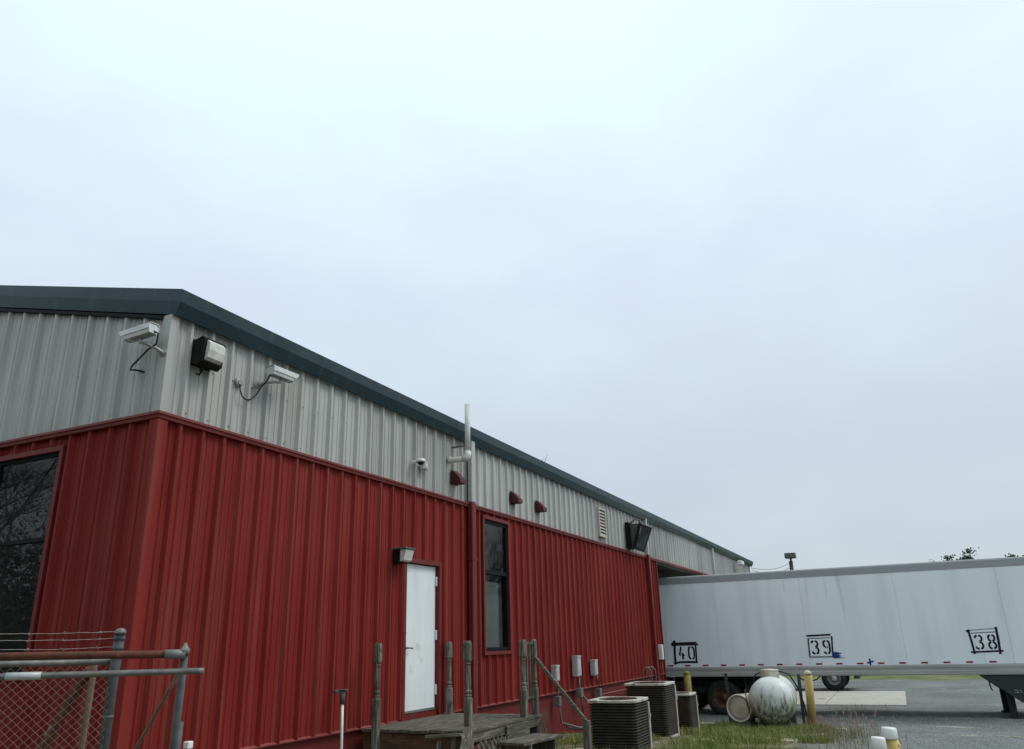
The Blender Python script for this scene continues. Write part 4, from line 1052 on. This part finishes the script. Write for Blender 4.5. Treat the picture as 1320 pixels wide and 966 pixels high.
MB().box((TX + .051, TY0 + .02, TZ0 + .02), (TX + TW - .051, TY1 - .02, TZ0 + .10)).build('floor', 'chassis_black', tr)
for k in range(17):
    y = 6.62 - k * .548
    MB().box((TX - .004, y - .085, .745), (TX - .001, y + .085, .79)).build('reflector_strip', 'reflector_red', tr)
# stencilled numbers
DIG = {
 '3': [[(.04, .80), (.10, .92), (.25, .98)], [(.36, .98), (.52, .92), (.58, .78), (.54, .62), (.36, .53)], [(.36, .50), (.56, .42), (.60, .24), (.54, .09), (.38, .02)], [(.27, .02), (.10, .07), (.04, .19)]],
 '9': [[(.26, .98), (.09, .91), (.05, .74), (.10, .57), (.24, .50)], [(.37, .98), (.54, .90), (.58, .70), (.57, .25), (.52, .10), (.38, .02)], [(.27, .02), (.12, .07), (.07, .18)], [(.30, .50), (.40, .47)]],
 '8': [[(.25, .98), (.10, .91), (.07, .77), (.12, .62), (.25, .53)], [(.37, .98), (.52, .91), (.55, .77), (.50, .62), (.37, .53)], [(.25, .49), (.08, .40), (.04, .24), (.09, .10), (.25, .02)], [(.37, .49), (.54, .40), (.58, .24), (.53, .10), (.37, .02)]],
 '4': [[(.30, 1.0), (.22, .70), (.10, .34), (.26, .34)], [(.40, .52), (.42, .30), (.41, .0)], [(.42, .34), (.60, .33)]],
 '0': [[(.25, .98), (.10, .88), (.05, .68), (.05, .30), (.10, .11), (.25, .02)], [(.37, .98), (.52, .88), (.57, .68), (.57, .30), (.52, .11), (.37, .02)]]}
def strip(mb, pts, w, out):
    """flat painted stroke on the side of the trailer; pts are (y to the right, z)"""
    P = [Vector((p[0], p[1])) for p in pts]; Lf, Rt = [], []
    for i, p in enumerate(P):
        d = (P[min(i + 1, len(P) - 1)] - P[max(i - 1, 0)]).normalized(); n = Vector((-d.y, d.x)) * w / 2
        Lf.append(p + n); Rt.append(p - n)
    for i in range(len(P) - 1):
        q = [Lf[i], Lf[i + 1], Rt[i + 1], Rt[i]]
        mb.add([(TX - out, -a.x, a.y) for a in q], [(0, 1, 2, 3)])
def digit(ch, y, z, w, h, sk=0.0, th=.062):
    mb = MB()
    for st in DIG[ch]: strip(mb, [(-y + w * a / .62 + sk * (1 - b) * h, z + b * h) for a, b in st], th, .0065)
    mb.build('painted_numeral', 'paint_black', tr, fix=False)
def frame_strokes(name, mat, strokes, out):
    mb = MB()
    for k, (pts, w) in enumerate(strokes): strip(mb, [(-a, b) for a, b in pts], w, out + k * .0005)
    mb.build(name, mat, tr, fix=False)
def patch(p): MB().add([(TX - .0035, a, b) for a, b in p], [(0, 1, 2, 3)]).build('white_patch', 'trailer_patch', tr, fix=False)
patch([(6.41, 1.36), (5.80, 1.35), (5.80, .88), (6.42, .87)])
frame_strokes('painted_frame', 'paint_black', [([(6.53, 1.40), (6.2, 1.405), (5.73, 1.41)], .10), ([(6.42, 1.50), (6.44, 1.2), (6.45, .82)], .07), ([(6.50, .825), (6.30, .875), (6.0, .875), (5.75, .865)], .06), ([(5.77, 1.43), (5.775, 1.1), (5.79, .85)], .05), ([(5.80, 1.45), (5.69, 1.36)], .045), ([(6.48, 1.46), (6.40, 1.50)], .05)], .0072)
digit('4', 6.33, .95, .20, .38, th=.056); digit('0', 6.02, .95, .20, .38, th=.055)
patch([(2.43, 1.45), (1.83, 1.46), (1.85, .97), (2.45, .97)])
frame_strokes('painted_frame', 'paint_black', [([(2.48, 1.545), (2.1, 1.555), (1.81, 1.565)], .05), ([(1.785, 1.52), (1.81, 1.25), (1.83, .95)], .045)], .0072)
frame_strokes('painted_frame', 'paint_black_thin', [([(2.46, 1.47), (2.1, 1.475), (1.82, 1.48)], .02), ([(2.44, 1.47), (2.45, 1.2), (2.46, .96)], .04), ([(2.47, .96), (2.1, .96), (1.83, .96)], .03)], .0055)
digit('3', 2.38, 1.04, .19, .37, .0, .056); digit('9', 2.06, 1.04, .19, .37, .0, .056)
patch([(-1.76, 1.50), (-2.35, 1.51), (-2.35, 1.05), (-1.76, 1.04)])
frame_strokes('painted_frame', 'paint_black', [([(-1.715, 1.60), (-1.745, 1.30), (-1.765, .97)], .055), ([(-1.66, 1.555), (-1.76, 1.57)], .05), ([(-1.68, 1.02), (-2.1, 1.03), (-2.45, 1.04)], .045), ([(-2.385, 1.65), (-2.38, 1.3), (-2.36, .96)], .06)], .0072)
frame_strokes('painted_frame', 'paint_black_thin', [([(-1.77, 1.50), (-2.0, 1.51), (-2.35, 1.52)], .022), ([(-1.74, 1.50), (-1.74, 1.58), (-2.0, 1.595), (-2.36, 1.61)], .014)], .0055)
digit('3', -1.82, 1.09, .19, .36, .0, .052); digit('8', -2.13, 1.09, .19, .36, .0, .052)
bl_ = MB(); rnd = random.Random(5)
for k in range(9): strip(bl_, [(-1.83 + rnd.uniform(-.01, .03), .935 + k * .018), (-1.79 + rnd.uniform(.14, .20) - abs(k - 6) * .008, .935 + k * .018 + rnd.uniform(-.015, .015))], .026, .008 + k * .0003)
strip(bl_, [(-1.83, .928), (-1.55, .932)], .018, .011)
bl_.build('blue_smear', 'paint_blue', tr, fix=False)
bc = MB(); strip(bc, [(-.87, .895), (-.87, .80), (-.87, .71)], .045, .0065); strip(bc, [(-.95, .775), (-.87, .80), (-.78, .825)], .045, .0072)
bc.build('blue_cross', 'paint_blue', tr, fix=False)
# running gear
for side in (0, 1):
    for (y, z) in ((5.12, -.15), (6.42, -.15)):
        for dual in (0, 1):
            x = TX + .10 + dual * .32 if side == 0 else TX + TW - .38 - dual * .32
            Tw = Matrix.Translation((x, y, z)) @ Matrix.Rotation(PI / 2, 4, 'Y')
            wl3 = MB().lathe([(.275, .06), (.30, .02), (.36, .0), (.46, .015), (.500, .05), (.505, .14), (.500, .23), (.46, .265), (.36, .28), (.29, .26)], 36, Tw, caps=False).build('tyre', 'rubber', tr)
            if dual == 0 and side == 0:
                MB().lathe([(.296, .024), (.280, .016), (.265, .12), (.20, .16), (.15, .17), (.10, .16), (.09, .06), (.02, .05)], 28, Tw, caps=False).build('rim', 'rim_rust', wl3)
            else: MB().lathe([(.285, .10), (.02, .10)], 20, Tw).build('rim', 'chassis_black', wl3)
bg = MB()
for x in (TX + .62, TX + TW - .72): bg.box((x, 4.1, .12), (x + .10, 7.6, .40))
for y in (5.12, 6.42): bg.box((TX + .3, y - .07, -.22), (TX + TW - .3, y + .07, -.08))
bg.box((TX + .5, 5.5, -.05), (TX + TW - .5, 6.0, .12))
bg.build('bogie', 'chassis_black', tr)
for y in (4.42,): MB().box((TX + .12, y - .012, -.45), (TX + .72, y + .012, .42)).build('mud_flap', 'rubber', tr)
MB().box((TX + .3, TY1 - .15, -.2), (TX + TW - .3, TY1 - .05, .4)).build('rear_guard', 'chassis_black', tr)
# landing gear with its sloping side plate
lg = MB(); lg.prism([(TX + .02, -1.78, TZ0 - .002), (TX + .02, -2.62, -.24), (TX + .02, -3.6, -.34), (TX + .02, -3.9, TZ0 - .002)], (.05, 0, 0))
lg.build('side_plate', 'gear_grey', tr)
lg = MB(); lg.prism([(TX + TW - .02, -1.78, TZ0 - .002), (TX + TW - .02, -2.62, -.24), (TX + TW - .02, -3.6, -.34), (TX + TW - .02, -3.9, TZ0 - .002)], (-.05, 0, 0))
lg.build('side_plate', 'gear_grey', tr)
for x in (TX + .35, TX + TW - .5):
    l1 = MB().box((x, -2.50, -.60), (x + .15, -2.34, .44), .008).build('landing_leg', 'chassis_black', tr)
    MB().box((x - .06, -2.56, -.66), (x + .21, -2.28, -.60)).build('foot', 'chassis_black', l1)
MB().tube([(TX + .3, -1.98, .30), (TX + .28, -1.99, .10), (TX + .30, -2.02, .04)], .02, 6).build('crank_handle', 'chassis_black', tr)
mk_ = MB()
for q in ([(2.50, .06), (2.56, .06), (2.60, .0)], [(2.50, .0), (2.58, .01)], [(2.63, .07), (2.66, .0)]): strip(mk_, [(a, b) for a, b in q], .016, -.0195 + .002)
mk_.build('side_plate_mark', 'rim_silver', tr, fix=False)

# ---------------------------------------------------------------- flatbed truck seen beneath the trailer
tk2 = empty('flatbed_truck', (37.8, 5.0, -.65), 'flatbed truck behind the trailer, rusty orange frame and one silver hub showing', 'truck')
MB().box((36.9, 2.05, .02), (37.15, 9.5, .22), .01).build('frame_rail', 'truck_orange', tk2)
MB().box((38.3, 2.05, .02), (38.5, 9.5, .22), .01).build('frame_rail', 'truck_orange', tk2)
MB().box((36.5, 1.7, .24), (38.9, 7.3, .36), .01).build('deck', 'chassis_black', tk2)
MB().box((36.55, 1.75, -.17), (38.8, 1.95, .02)).build('rear_bumper', 'chassis_black', tk2)
cb = MB(); cb.prism([(36.6, 7.6, .05), (36.6, 7.6, 2.05), (36.6, 8.6, 2.05), (36.6, 9.1, 1.25), (36.6, 10.3, 1.05), (36.6, 10.4, .05)], (2.1, 0, 0)); cab = cb.build('cab', 'truck_white', tk2)
MB().prism([(36.59, 7.85, 1.25), (36.59, 7.85, 1.9), (36.59, 8.5, 1.9), (36.59, 8.88, 1.25)], (-.004, 0, 0)).build('side_window', 'black_glass', cab)
for (x, y) in ((36.6, 2.72), (38.5, 2.72), (36.6, 9.5), (38.5, 9.5)):
    Tw = Matrix.Translation((x, y, -.16)) @ Matrix.Rotation(PI / 2, 4, 'Y')
    w = MB().lathe([(.26, .02), (.36, .0), (.45, .02), (.49, .06), (.49, .24), (.45, .28), (.28, .28)], 32, Tw, caps=False).build('tyre', 'rubber', tk2)
    MB().lathe([(.262, .03), (.245, .02), (.225, .09), (.13, .09), (.12, .0), (.08, -.03), (.02, -.035)], 24, Tw).build('rim', 'rim_silver', w)
MB().tube([(36.95, 4.2, .0), (36.8, 4.0, -.2), (36.8, 3.7, -.28), (36.85, 3.4, -.2), (36.9, 3.2, 0)], .03, 6).build('hose', 'cable_black', tk2)
MB().box((36.75, 5.0, -.32), (37.4, 5.9, .02), .02).build('fuel_tank', 'truck_white', tk2)

# ---------------------------------------------------------------- light pole and cables
lpole = empty('light_pole', (55, 5.7, -.65), 'wooden light pole with a dark box lamp rising behind the trailer', 'light pole')
MB().tube([(55, 5.74, -.7), (55, 5.70, 3.0), (55, 5.66, 6.15)], [.17, .15, .12], 12).build('pole', 'pole_wood', lpole)
MB().box((54.7, 5.30, 6.32), (55.3, 5.98, 6.66), .03).build('lamp_head', 'big_light', lpole)
MB().box((54.92, 5.58, 6.1), (55.08, 5.70, 6.33)).build('bracket', 'galv_dark', lpole)
for k, (za, zb) in enumerate(((4.82, 6.05), (4.70, 5.75))):
    pts = []
    for i in range(17):
        t = i / 16; pts.append((XE + (55 - XE) * t, 6.2 + (5.7 - 6.2) * t, za + (zb - za) * t - .22 * 4 * t * (1 - t)))
    tag(MB().tube(pts, .012, 5).build('overhead_cable', 'cable_black', origin=(XE, 6.2, za)), ('upper' if k == 0 else 'lower') + ' thin cable from the building end to the light pole', 'cable', 'cables to the light pole')

# ---------------------------------------------------------------- trees
def tree_skeleton(mb, base, h, r0, seed, spread=.55, levels=5, tips=None, kids=(3, 5)):
    rnd = random.Random(seed)
    def branch(p, d, ln, r_, lv):
        n = 4 if lv < 2 else 3; pts = [p]; rr = [r_]; q = p.copy(); dd = d.copy()
        for k in range(n):
            dd = (dd + Vector((rnd.uniform(-1, 1), rnd.uniform(-1, 1), rnd.uniform(-.3, .7))) * .16 * (1 + lv * .25)).normalized()
            q = q + dd * ln / n; pts.append(q.copy()); rr.append(r_ * (1 - .45 * (k + 1) / n))
        mb.tube(pts, rr, (8, 6, 5, 3, 3, 3)[lv], caps=False)
        if lv >= levels:
            if tips is not None: tips.append(q.copy())
            return
        for k in range(rnd.randint(*kids)):
            t = rnd.uniform(.35, 1.0) if lv else rnd.uniform(.35, 1.0)
            i = min(n - 1, int(t * n)); s = pts[i].lerp(pts[i + 1], t * n - i)
            ax = Vector((rnd.uniform(-1, 1), rnd.uniform(-1, 1), rnd.uniform(-.2, .5))).normalized()
            nd = (dd * (1 - spread) + ax * spread * 1.25).normalized()
            branch(s, nd, ln * rnd.uniform(.50, .74), r_ * (1 - .45 * t) * rnd.uniform(.45, .65), lv + 1)
        branch(q, dd, ln * .6, rr[-1], lv + 1)
    branch(Vector(base), Vector((0, 0, 1)), h * .42, r0, 0)
def bare_tree(x, y, h, r0, seed, label, lv=5):
    z = gz(x, y) - .1
    root = empty('bare_tree', (x, y, z), label, 'tree', 'bare winter trees mirrored in the windows')
    tr_ = MB(); tr_.tube([(x, y, z), (x, y, z + .6)], [r0 * 1.25, r0], 8); tr_.build('trunk', 'bark', root)
    c = MB(); tree_skeleton(c, (x, y, z + .55), h, r0, seed, levels=lv); c.build('crown', 'bark', root, fix=False)
bare_tree(-11, 26, 12, .26, 1, 'leafless tree mirrored in the right half of the gable window')
bare_tree(-19, 33, 15, .30, 2, 'taller leafless tree mirrored high in the gable window')
bare_tree(-9, 34, 13, .26, 3, 'leafless tree mirrored at the left of the gable window')
bare_tree(55, -15.5, 14, .24, 4, 'leafless tree mirrored in the tall window beside the downspout')
bare_tree(64, -21, 15, .3, 6, 'leafless tree mirrored behind the first in the tall window')
def leafy_tree(x, y, h, w, seed, label):
    z = gz(x, y) - .1; rnd = random.Random(seed)
    root = empty('far_tree', (x, y, z), label, 'tree', 'trees showing over the trailer roof')
    t = MB(); tips = []
    tree_skeleton(t, (x, y, z), h * .85, .32, seed, levels=3, tips=tips); t.build('trunk', 'bark', root, fix=False)
    l = MB()
    zs = [p.z for p in tips]; lo = min(zs)
    for p in tips:
        if p.z < z + h * .35: continue
        for k in range(60):
            a = p + Vector((rnd.gauss(0, w), rnd.gauss(0, w), rnd.gauss(0, w * .6)))
            u = Vector((rnd.uniform(-1, 1), rnd.uniform(-1, 1), rnd.uniform(-1, 1))).normalized() * rnd.uniform(.10, .20)
            v = u.cross(Vector((rnd.uniform(-1, 1), rnd.uniform(-1, 1), rnd.uniform(-1, 1)))).normalized() * rnd.uniform(.08, .18)
            l.add([a - u, a + v, a + u, a - v], [(0, 1, 2, 3)])
    l.build('crown', 'leaf_dark', root, fix=False)
    return max(p.z for p in tips)
FT = [(120, -1.2, 10.55, 'leftmost small treetop just over the trailer roof'), (118, -5.4, 11.3, 'loose treetop over the trailer, left of the two bigger ones'),
      (122, -7.8, 11.35, 'broad treetop over the trailer, middle of the row'), (119, -11.4, 11.75, 'round dense treetop over the trailer at the right')]
for i, (x, y, zt, lab) in enumerate(FT):
    probe = MB(); tp_ = []
    tree_skeleton(probe, (0, 0, 0), 10 * .85, .32, 40 + i, levels=3, tips=tp_); top = max(p.z for p in tp_)
    leafy_tree(x, y, 10 * (zt + .9) / (top + .5), .36, 40 + i, lab)

# the wood that closes the yard behind and beside the camera (mirrored in the windows, and it shades that side)
def woods(name, spots, seed, label):
    rnd = random.Random(seed); mb = MB()
    for (x, y, h) in spots:
        z = gz(x, y) - .2; tips = []
        tree_skeleton(mb, (x, y, z), h, .2, rnd.randint(0, 9999), levels=3, tips=tips, kids=(3, 4))
        for k in range(1500):
            t = rnd.random() ** 1.6; rr = (1.6 + h * .16) * (1 - .55 * t)
            a = Vector((x + rnd.gauss(0, rr * .6), y + rnd.gauss(0, rr * .6), z + .2 + t * h * .92))
            u = Vector((rnd.uniform(-1, 1), rnd.uniform(-1, 1), rnd.uniform(-1, 1))).normalized() * rnd.uniform(.10, .32) * (1.3 - .9 * t)
            v = u.cross(Vector((rnd.uniform(-1, 1), rnd.uniform(-1, 1), rnd.uniform(-1, 1)))).normalized() * rnd.uniform(.06, .20) * (1.3 - .9 * t)
            mb.add([a - u, a + v, a + u, a - v], [(0, 1, 2, 3)])
    tag(mb.build(name, 'leaf_dark', fix=False), label, 'woods', kind='stuff')
rnd = random.Random(90)
woods('woods', [(-14 - rnd.uniform(0, 9), y + rnd.uniform(-1, 1), rnd.uniform(8, 13)) for y in range(-22, 56, 3)], 91, 'dark wood behind the yard, mirrored low in the gable window')
woods('woods', [(44 + k * 3.2 + rnd.uniform(-1, 1), -21 - k * .8 - rnd.uniform(0, 6), rnd.uniform(4, 6.5)) for k in range(16)], 92, 'wood along the right of the yard, mirrored in the tall window')

# ---------------------------------------------------------------- chain-link fence and pipe gate at the left
fe = empty('chain_link_fence', (3.9, 4.8, 0), 'chain-link fence with three barbed wire strands below the gable window', 'fence')
FA = Vector((3.90, 4.80, 0)); FB = Vector((2.55, 6.18, 0)); fd = (FB - FA).normalized(); fl_ = (FB - FA).length
MB().tube([(3.985, 4.93, -.1), (3.90, 4.815, 1.40), (3.822, 4.706, 1.735)], .033, 16).build('end_post', 'galv_dark', fe)
MB().lathe([(.037, -.015), (.0375, .0), (.030, .014), (.016, .022), (.002, .025)], 16, Matrix.Translation((3.820, 4.703, 1.733))).build('post_cap', 'galv', fe)
for z in (1.69, 1.63, 1.575, 1.20, .70):
    t = (z - 1.40) / .335 if z > 1.4 else 0
    p = Vector((3.90, 4.815, 0)).lerp(Vector((3.822, 4.706, 0)), max(0, t)) if z > 1.4 else Vector((3.985, 4.93, 0)).lerp(Vector((3.90, 4.815, 0)), (z + .1) / 1.5)
    MB().lathe([(.036, -.010), (.0375, 0), (.036, .010)], 16, Matrix.Translation((p.x, p.y, z))).build('tension_band', 'galv_dark', fe)
rnd = random.Random(21)
for z, s in ((1.735, .006), (1.694, .008), (1.640, .010)):
    a = MB(); pts = []
    A = Vector((3.845, 4.74, z)); B = Vector((2.55, 6.14, z + .012))
    N_ = 46
    for i in range(N_ + 1):
        t = i / N_; p = A.lerp(B, t) + Vector((0, 0, -s * math.sin(t * PI * 2.3) + rnd.uniform(-.0022, .0022))); pts.append(p)
    a.tube(pts, .0022, 5)
    for i in range(3, N_, 5):
        for k in range(2):
            d = Vector((rnd.uniform(-1, 1), rnd.uniform(-1, 1), rnd.uniform(-1, 1))).normalized() * .014; a.tube([pts[i] - d, pts[i] + d], .0016, 4)
    a.build('barbed_wire', 'pale_wire', fe)
MB().tube([(3.885, 4.80, 1.545), (3.2, 5.50, 1.553), (2.5, 6.22, 1.56)], .020, 12).build('top_rail', 'galv', fe)
# woven wire: each wire zigzags between its neighbours
wv = MB(); cell = .052; top_z = 1.60; nz = 58
hp = cell * .55; ncol = int(fl_ / hp)
for c in range(ncol):
    pts = []
    for i in range(nz + 1):
        s = c * hp + (hp * .5 if (i + c) % 2 else -hp * .5) + .03; z = top_z - i * cell * .5
        off = .004 if (i + c) % 2 else -.004
        p = FA + fd * s + Vector((-fd.y, fd.x, 0)) * (-off); pts.append((p.x - .012, p.y - .012, z))
    wv.tube(pts, .0024, 3, caps=False)
wv = wv.build('chain_link_mesh', 'rust_wire', fe, fix=False); wv['kind'] = 'stuff'
MB().tube([(4.03, 5.19, -.1), (4.01, 5.17, .95), (3.905, 5.02, 1.53)], .021, 10).build('inner_post', 'rust_light', fe)
MB().beam((3.90, 5.06, 1.50), (3.88, 5.72, .55), .05, .045, up=(1, 0, 0)).build('inner_brace', 'rust', fe)

ga = empty('pipe_gate', (3.97, 4.27, 0), 'rusty pipe gate frame in front of the chain-link fence', 'gate')
MB().tube([(3.827, 4.093, 1.581), (3.53, 4.455, 1.590), (2.7, 5.47, 1.606)], .023, 14).build('upper_rail', 'rust', ga)
MB().tube([(3.812, 4.078, 1.5815), (3.735, 4.172, 1.584)], .0285, 14).build('rail_sleeve', 'galv', ga)
MB().tube([(3.870, 3.972, 1.479), (3.848, 4.00, 1.480), (3.3, 4.69, 1.483), (2.7, 5.44, 1.489)], .0185, 14).build('lower_rail', 'galv', ga)
MB().tube([(3.30, 4.69, 1.4830), (3.18, 4.84, 1.4842)], .0225, 14).build('rail_sleeve', 'box_grey', ga)
MB().tube([(4.02, 4.32, .0), (3.965, 4.262, 1.0), (3.815, 4.092, 1.60)], .0235, 14).build('end_stile', 'galv_dark', ga)
MB().tube([(4.035, 4.325, .0), (3.985, 4.27, .95), (3.955, 4.235, 1.17)], .032, 14).build('stile_sleeve', 'galv_dark', ga)
MB().lathe([(.03, -.02), (.03, .01), (.018, .025), (.006, .05)], 12, Matrix.Translation((3.81, 4.086, 1.60))).build('stile_fitting', 'galv', ga)
MB().tube([(3.88, 4.16, 1.52), (3.885, 4.33, 1.28), (3.92, 4.54, 1.02), (3.94, 4.75, .75)], .012, 8).build('brace_rod', 'rust_light', ga)

# ---------------------------------------------------------------- ground cover and litter
def inbed(x, y):
    return y > .10 * x - .25 + .5 * mnoise.noise(Vector((x * .6, y * .6, 9))) and x < 21.6
keep = [(12.64, 4.16, .60), (16.0, 4.60, .62), (18.2, 4.60, .52)]
rnd = random.Random(77)
gv = []; gf = []; count = 0
def blade(x, y, h, w, lean):
    z = gz(x, y) + .035 * mnoise.noise(Vector((x * .5, y * .5, 0))) - .01
    a = rnd.uniform(0, 2 * PI); dx, dy = math.cos(a) * w, math.sin(a) * w
    b = rnd.uniform(0, 2 * PI); lx, ly = math.cos(b) * lean * h, math.sin(b) * lean * h
    o = len(gv)
    gv.extend([(x - dx, y - dy, z), (x + dx, y + dy, z), (x + dx * .7 + lx * .4, y + dy * .7 + ly * .4, z + h * .6), (x - dx * .7 + lx * .4, y - dy * .7 + ly * .4, z + h * .6), (x + lx, y + ly, z + h)])
    gf.append((o, o + 1, o + 2, o + 3)); gf.append((o + 3, o + 2, o + 4))
tries = 0
while count < 36000 and tries < 400000:
    tries += 1
    x = rnd.uniform(10.9, 22.2); y = rnd.uniform(.2, 6.2)
    if not inbed(x, y): continue
    if any(math.hypot(x - a, y - b) < r_ for a, b, r_ in keep): continue
    if x < 11.3 and y > 3.9: continue
    d = mnoise.noise(Vector((x * .55, y * .55, 2))) + .5 * mnoise.noise(Vector((x * 1.7, y * 1.7, 5)))
    dens = .30 + d * 1.25 + (.25 if x > 17.5 and y < 4.5 else 0)
    if y > 5.2: dens -= .05
    if rnd.random() > dens: continue
    tall = 1.0 + .9 * max(0, mnoise.noise(Vector((x * .4 + 7, y * .4, 1))))
    if abs(x - 19.8) < 1.4 and 1.8 < y < 4.3: tall *= 1.35
    blade(x, y, rnd.uniform(.05, .15) * tall, rnd.uniform(.003, .006), rnd.uniform(.1, .8)); count += 1
g = MB(); g.v = [Vector(p) for p in gv]; g.f = gf; g.sm = [False] * len(gf)
tag(g.build('grass', 'grass_blade', fix=False), 'rough patchy grass growing around the condensers and propane tank', 'grass', kind='stuff')
# taller weeds with seed heads at the gravel edge
gv = []; gf = []
sd = MB()
for k in range(1000):
    x = rnd.gauss(16.6, 2.4); y = .10 * x - .30 + rnd.gauss(.05, .42)
    if mnoise.noise(Vector((x * .9, y * .9, 4))) < -.15 and rnd.random() < .8: continue
    h = rnd.uniform(.10, .34)
    blade(x, y, h, rnd.uniform(.002, .005), rnd.uniform(.05, .45))
    if h > .29 and rnd.random() < .4:
        p = Vector(gv[-1]); sd.tube([p - Vector((0, 0, .05)), p, p + Vector((0, 0, .045))], [.002, .007, .001], 4, caps=False)
for k in range(34):
    x = rnd.gauss(17.4, 1.0); y = rnd.gauss(1.10, .28); h = rnd.uniform(.34, .58)
    blade(x, y, h, .004, rnd.uniform(.02, .2)); p = Vector(gv[-1]); sd.tube([p - Vector((0, 0, .08)), p, p + Vector((0, 0, .05))], [.002, .011, .001], 4, caps=False)
g = MB(); g.v = [Vector(p) for p in gv]; g.f = gf; g.sm = [False] * len(gf)
wd = g.build('weeds', 'weed_blade', fix=False); tag(wd, 'tall dry weeds with seed heads along the gravel edge', 'weeds', kind='stuff')
sdo = sd.build('seed_heads', 'seed_pink', wd, fix=False); sdo['kind'] = 'stuff'
# loose stones over the yard
st_ = MB(); rnd = random.Random(5)
for k in range(9000):
    x = rnd.uniform(11, 26); y = rnd.uniform(-4.5, .10 * x + .6)
    s = rnd.uniform(.008, .022); z = gz(x, y) + .035 * mnoise.noise(Vector((x * .5, y * .5, 0))) + .014 * mnoise.noise(Vector((x * 1.9, y * 1.9, 3)))
    v = [Vector((x + s * rnd.uniform(.6, 1.3), y, z)), Vector((x, y + s * rnd.uniform(.6, 1.3), z)), Vector((x - s * rnd.uniform(.6, 1.3), y, z)), Vector((x, y - s * rnd.uniform(.6, 1.3), z)), Vector((x, y, z + s * rnd.uniform(.5, 1.0)))]
    st_.add(v, [(0, 1, 4), (1, 2, 4), (2, 3, 4), (3, 0, 4)])
M('gravel_stone', (0.16, 0.17, 0.172), 0.9, c2=(0.33, 0.335, 0.325), scale=22, lo=.4, hi=.6)
tag(st_.build('loose_gravel', 'gravel_stone', fix=False), 'loose grey gravel stones scattered over the yard', 'gravel', kind='stuff')
# pale crushed-stone streak on the yard
pp = MB(); rnd = random.Random(8); n = 26; ring_ = []
for i in range(n):
    t = 2 * PI * i / n; x = 19.2 + .17 * math.sin(t) * rnd.uniform(.6, 1.2); y = -1.35 + .62 * math.cos(t) * rnd.uniform(.85, 1.1)
    ring_.append((x, y, gz(x, y) + .035 * mnoise.noise(Vector((x * .5, y * .5, 0))) + .014 * mnoise.noise(Vector((x * 1.9, y * 1.9, 3))) + .006))
pp.add(ring_, [list(range(n))]); tag(pp.build('pale_gravel_patch', 'stone_pale', fix=False), 'pale worn streak across the grey gravel', kind='structure')
# scraps in the grass
def scrap(name, a, b, w, h, mat, label, cat):
    z0 = gz(a[0], a[1]) + .03; z1 = gz(b[0], b[1]) + .035
    o = MB().beam((a[0], a[1], z0), (b[0], b[1], z1), w, h, bev=.004).build(name, mat, origin=(a[0], a[1], z0)); tag(o, label, cat)
scrap('timber_offcut', (21.7, 3.7, 0), (21.75, 5.2, 0), .16, .10, 'plank_pale', 'pale timber lying in front of the trailer tyres', 'timber')
scrap('timber_offcut', (20.9, 1.45, 0), (21.1, 2.6, 0), .10, .05, 'plank_pale', 'thin pale board by the foot of the leaning bollard', 'timber')
scrap('timber_offcut', (16.2, 2.2, 0), (17.6, 1.6, 0), .06, .035, 'plank_pale', 'narrow pale stick in the grass before the propane tank', 'timber')
scrap('timber_offcut', (11.6, 4.95, 0), (12.3, 4.55, 0), .12, .05, 'plank_pale', 'short pale board between the stair and the nearest condenser', 'timber')
rnd = random.Random(31)
for k, (x, y, s, lab) in enumerate(((15.3, 2.35, .22, 'flat pale stone in the grass, nearest the propane tank'), (14.9, 1.95, .20, 'flat pale stone in the grass, right of the others'), (14.4, 3.3, .26, 'flat pale stone by the foot of the tallest condenser'), (15.9, 3.15, .18, 'small flat stone between tallest condenser and propane tank'))):
    b = MB(); n = 9; pr_ = []
    rad = [s * rnd.uniform(.7, 1.2) for _ in range(n)]; z = gz(x, y)
    lo_ = [(x + rad[i] * math.cos(2 * PI * i / n), y + rad[i] * math.sin(2 * PI * i / n), z - .03) for i in range(n)]
    hi_ = [(x + rad[i] * .86 * math.cos(2 * PI * i / n), y + rad[i] * .86 * math.sin(2 * PI * i / n), z + .035 + rnd.uniform(0, .012)) for i in range(n)]
    b.add(lo_ + hi_, [(i, (i + 1) % n, n + (i + 1) % n, n + i) for i in range(n)] + [[n + i for i in range(n)]])
    tag(b.build('flat_stone', 'stone_pale', origin=(x, y, z)), lab, 'stone', 'flat stones in the grass')
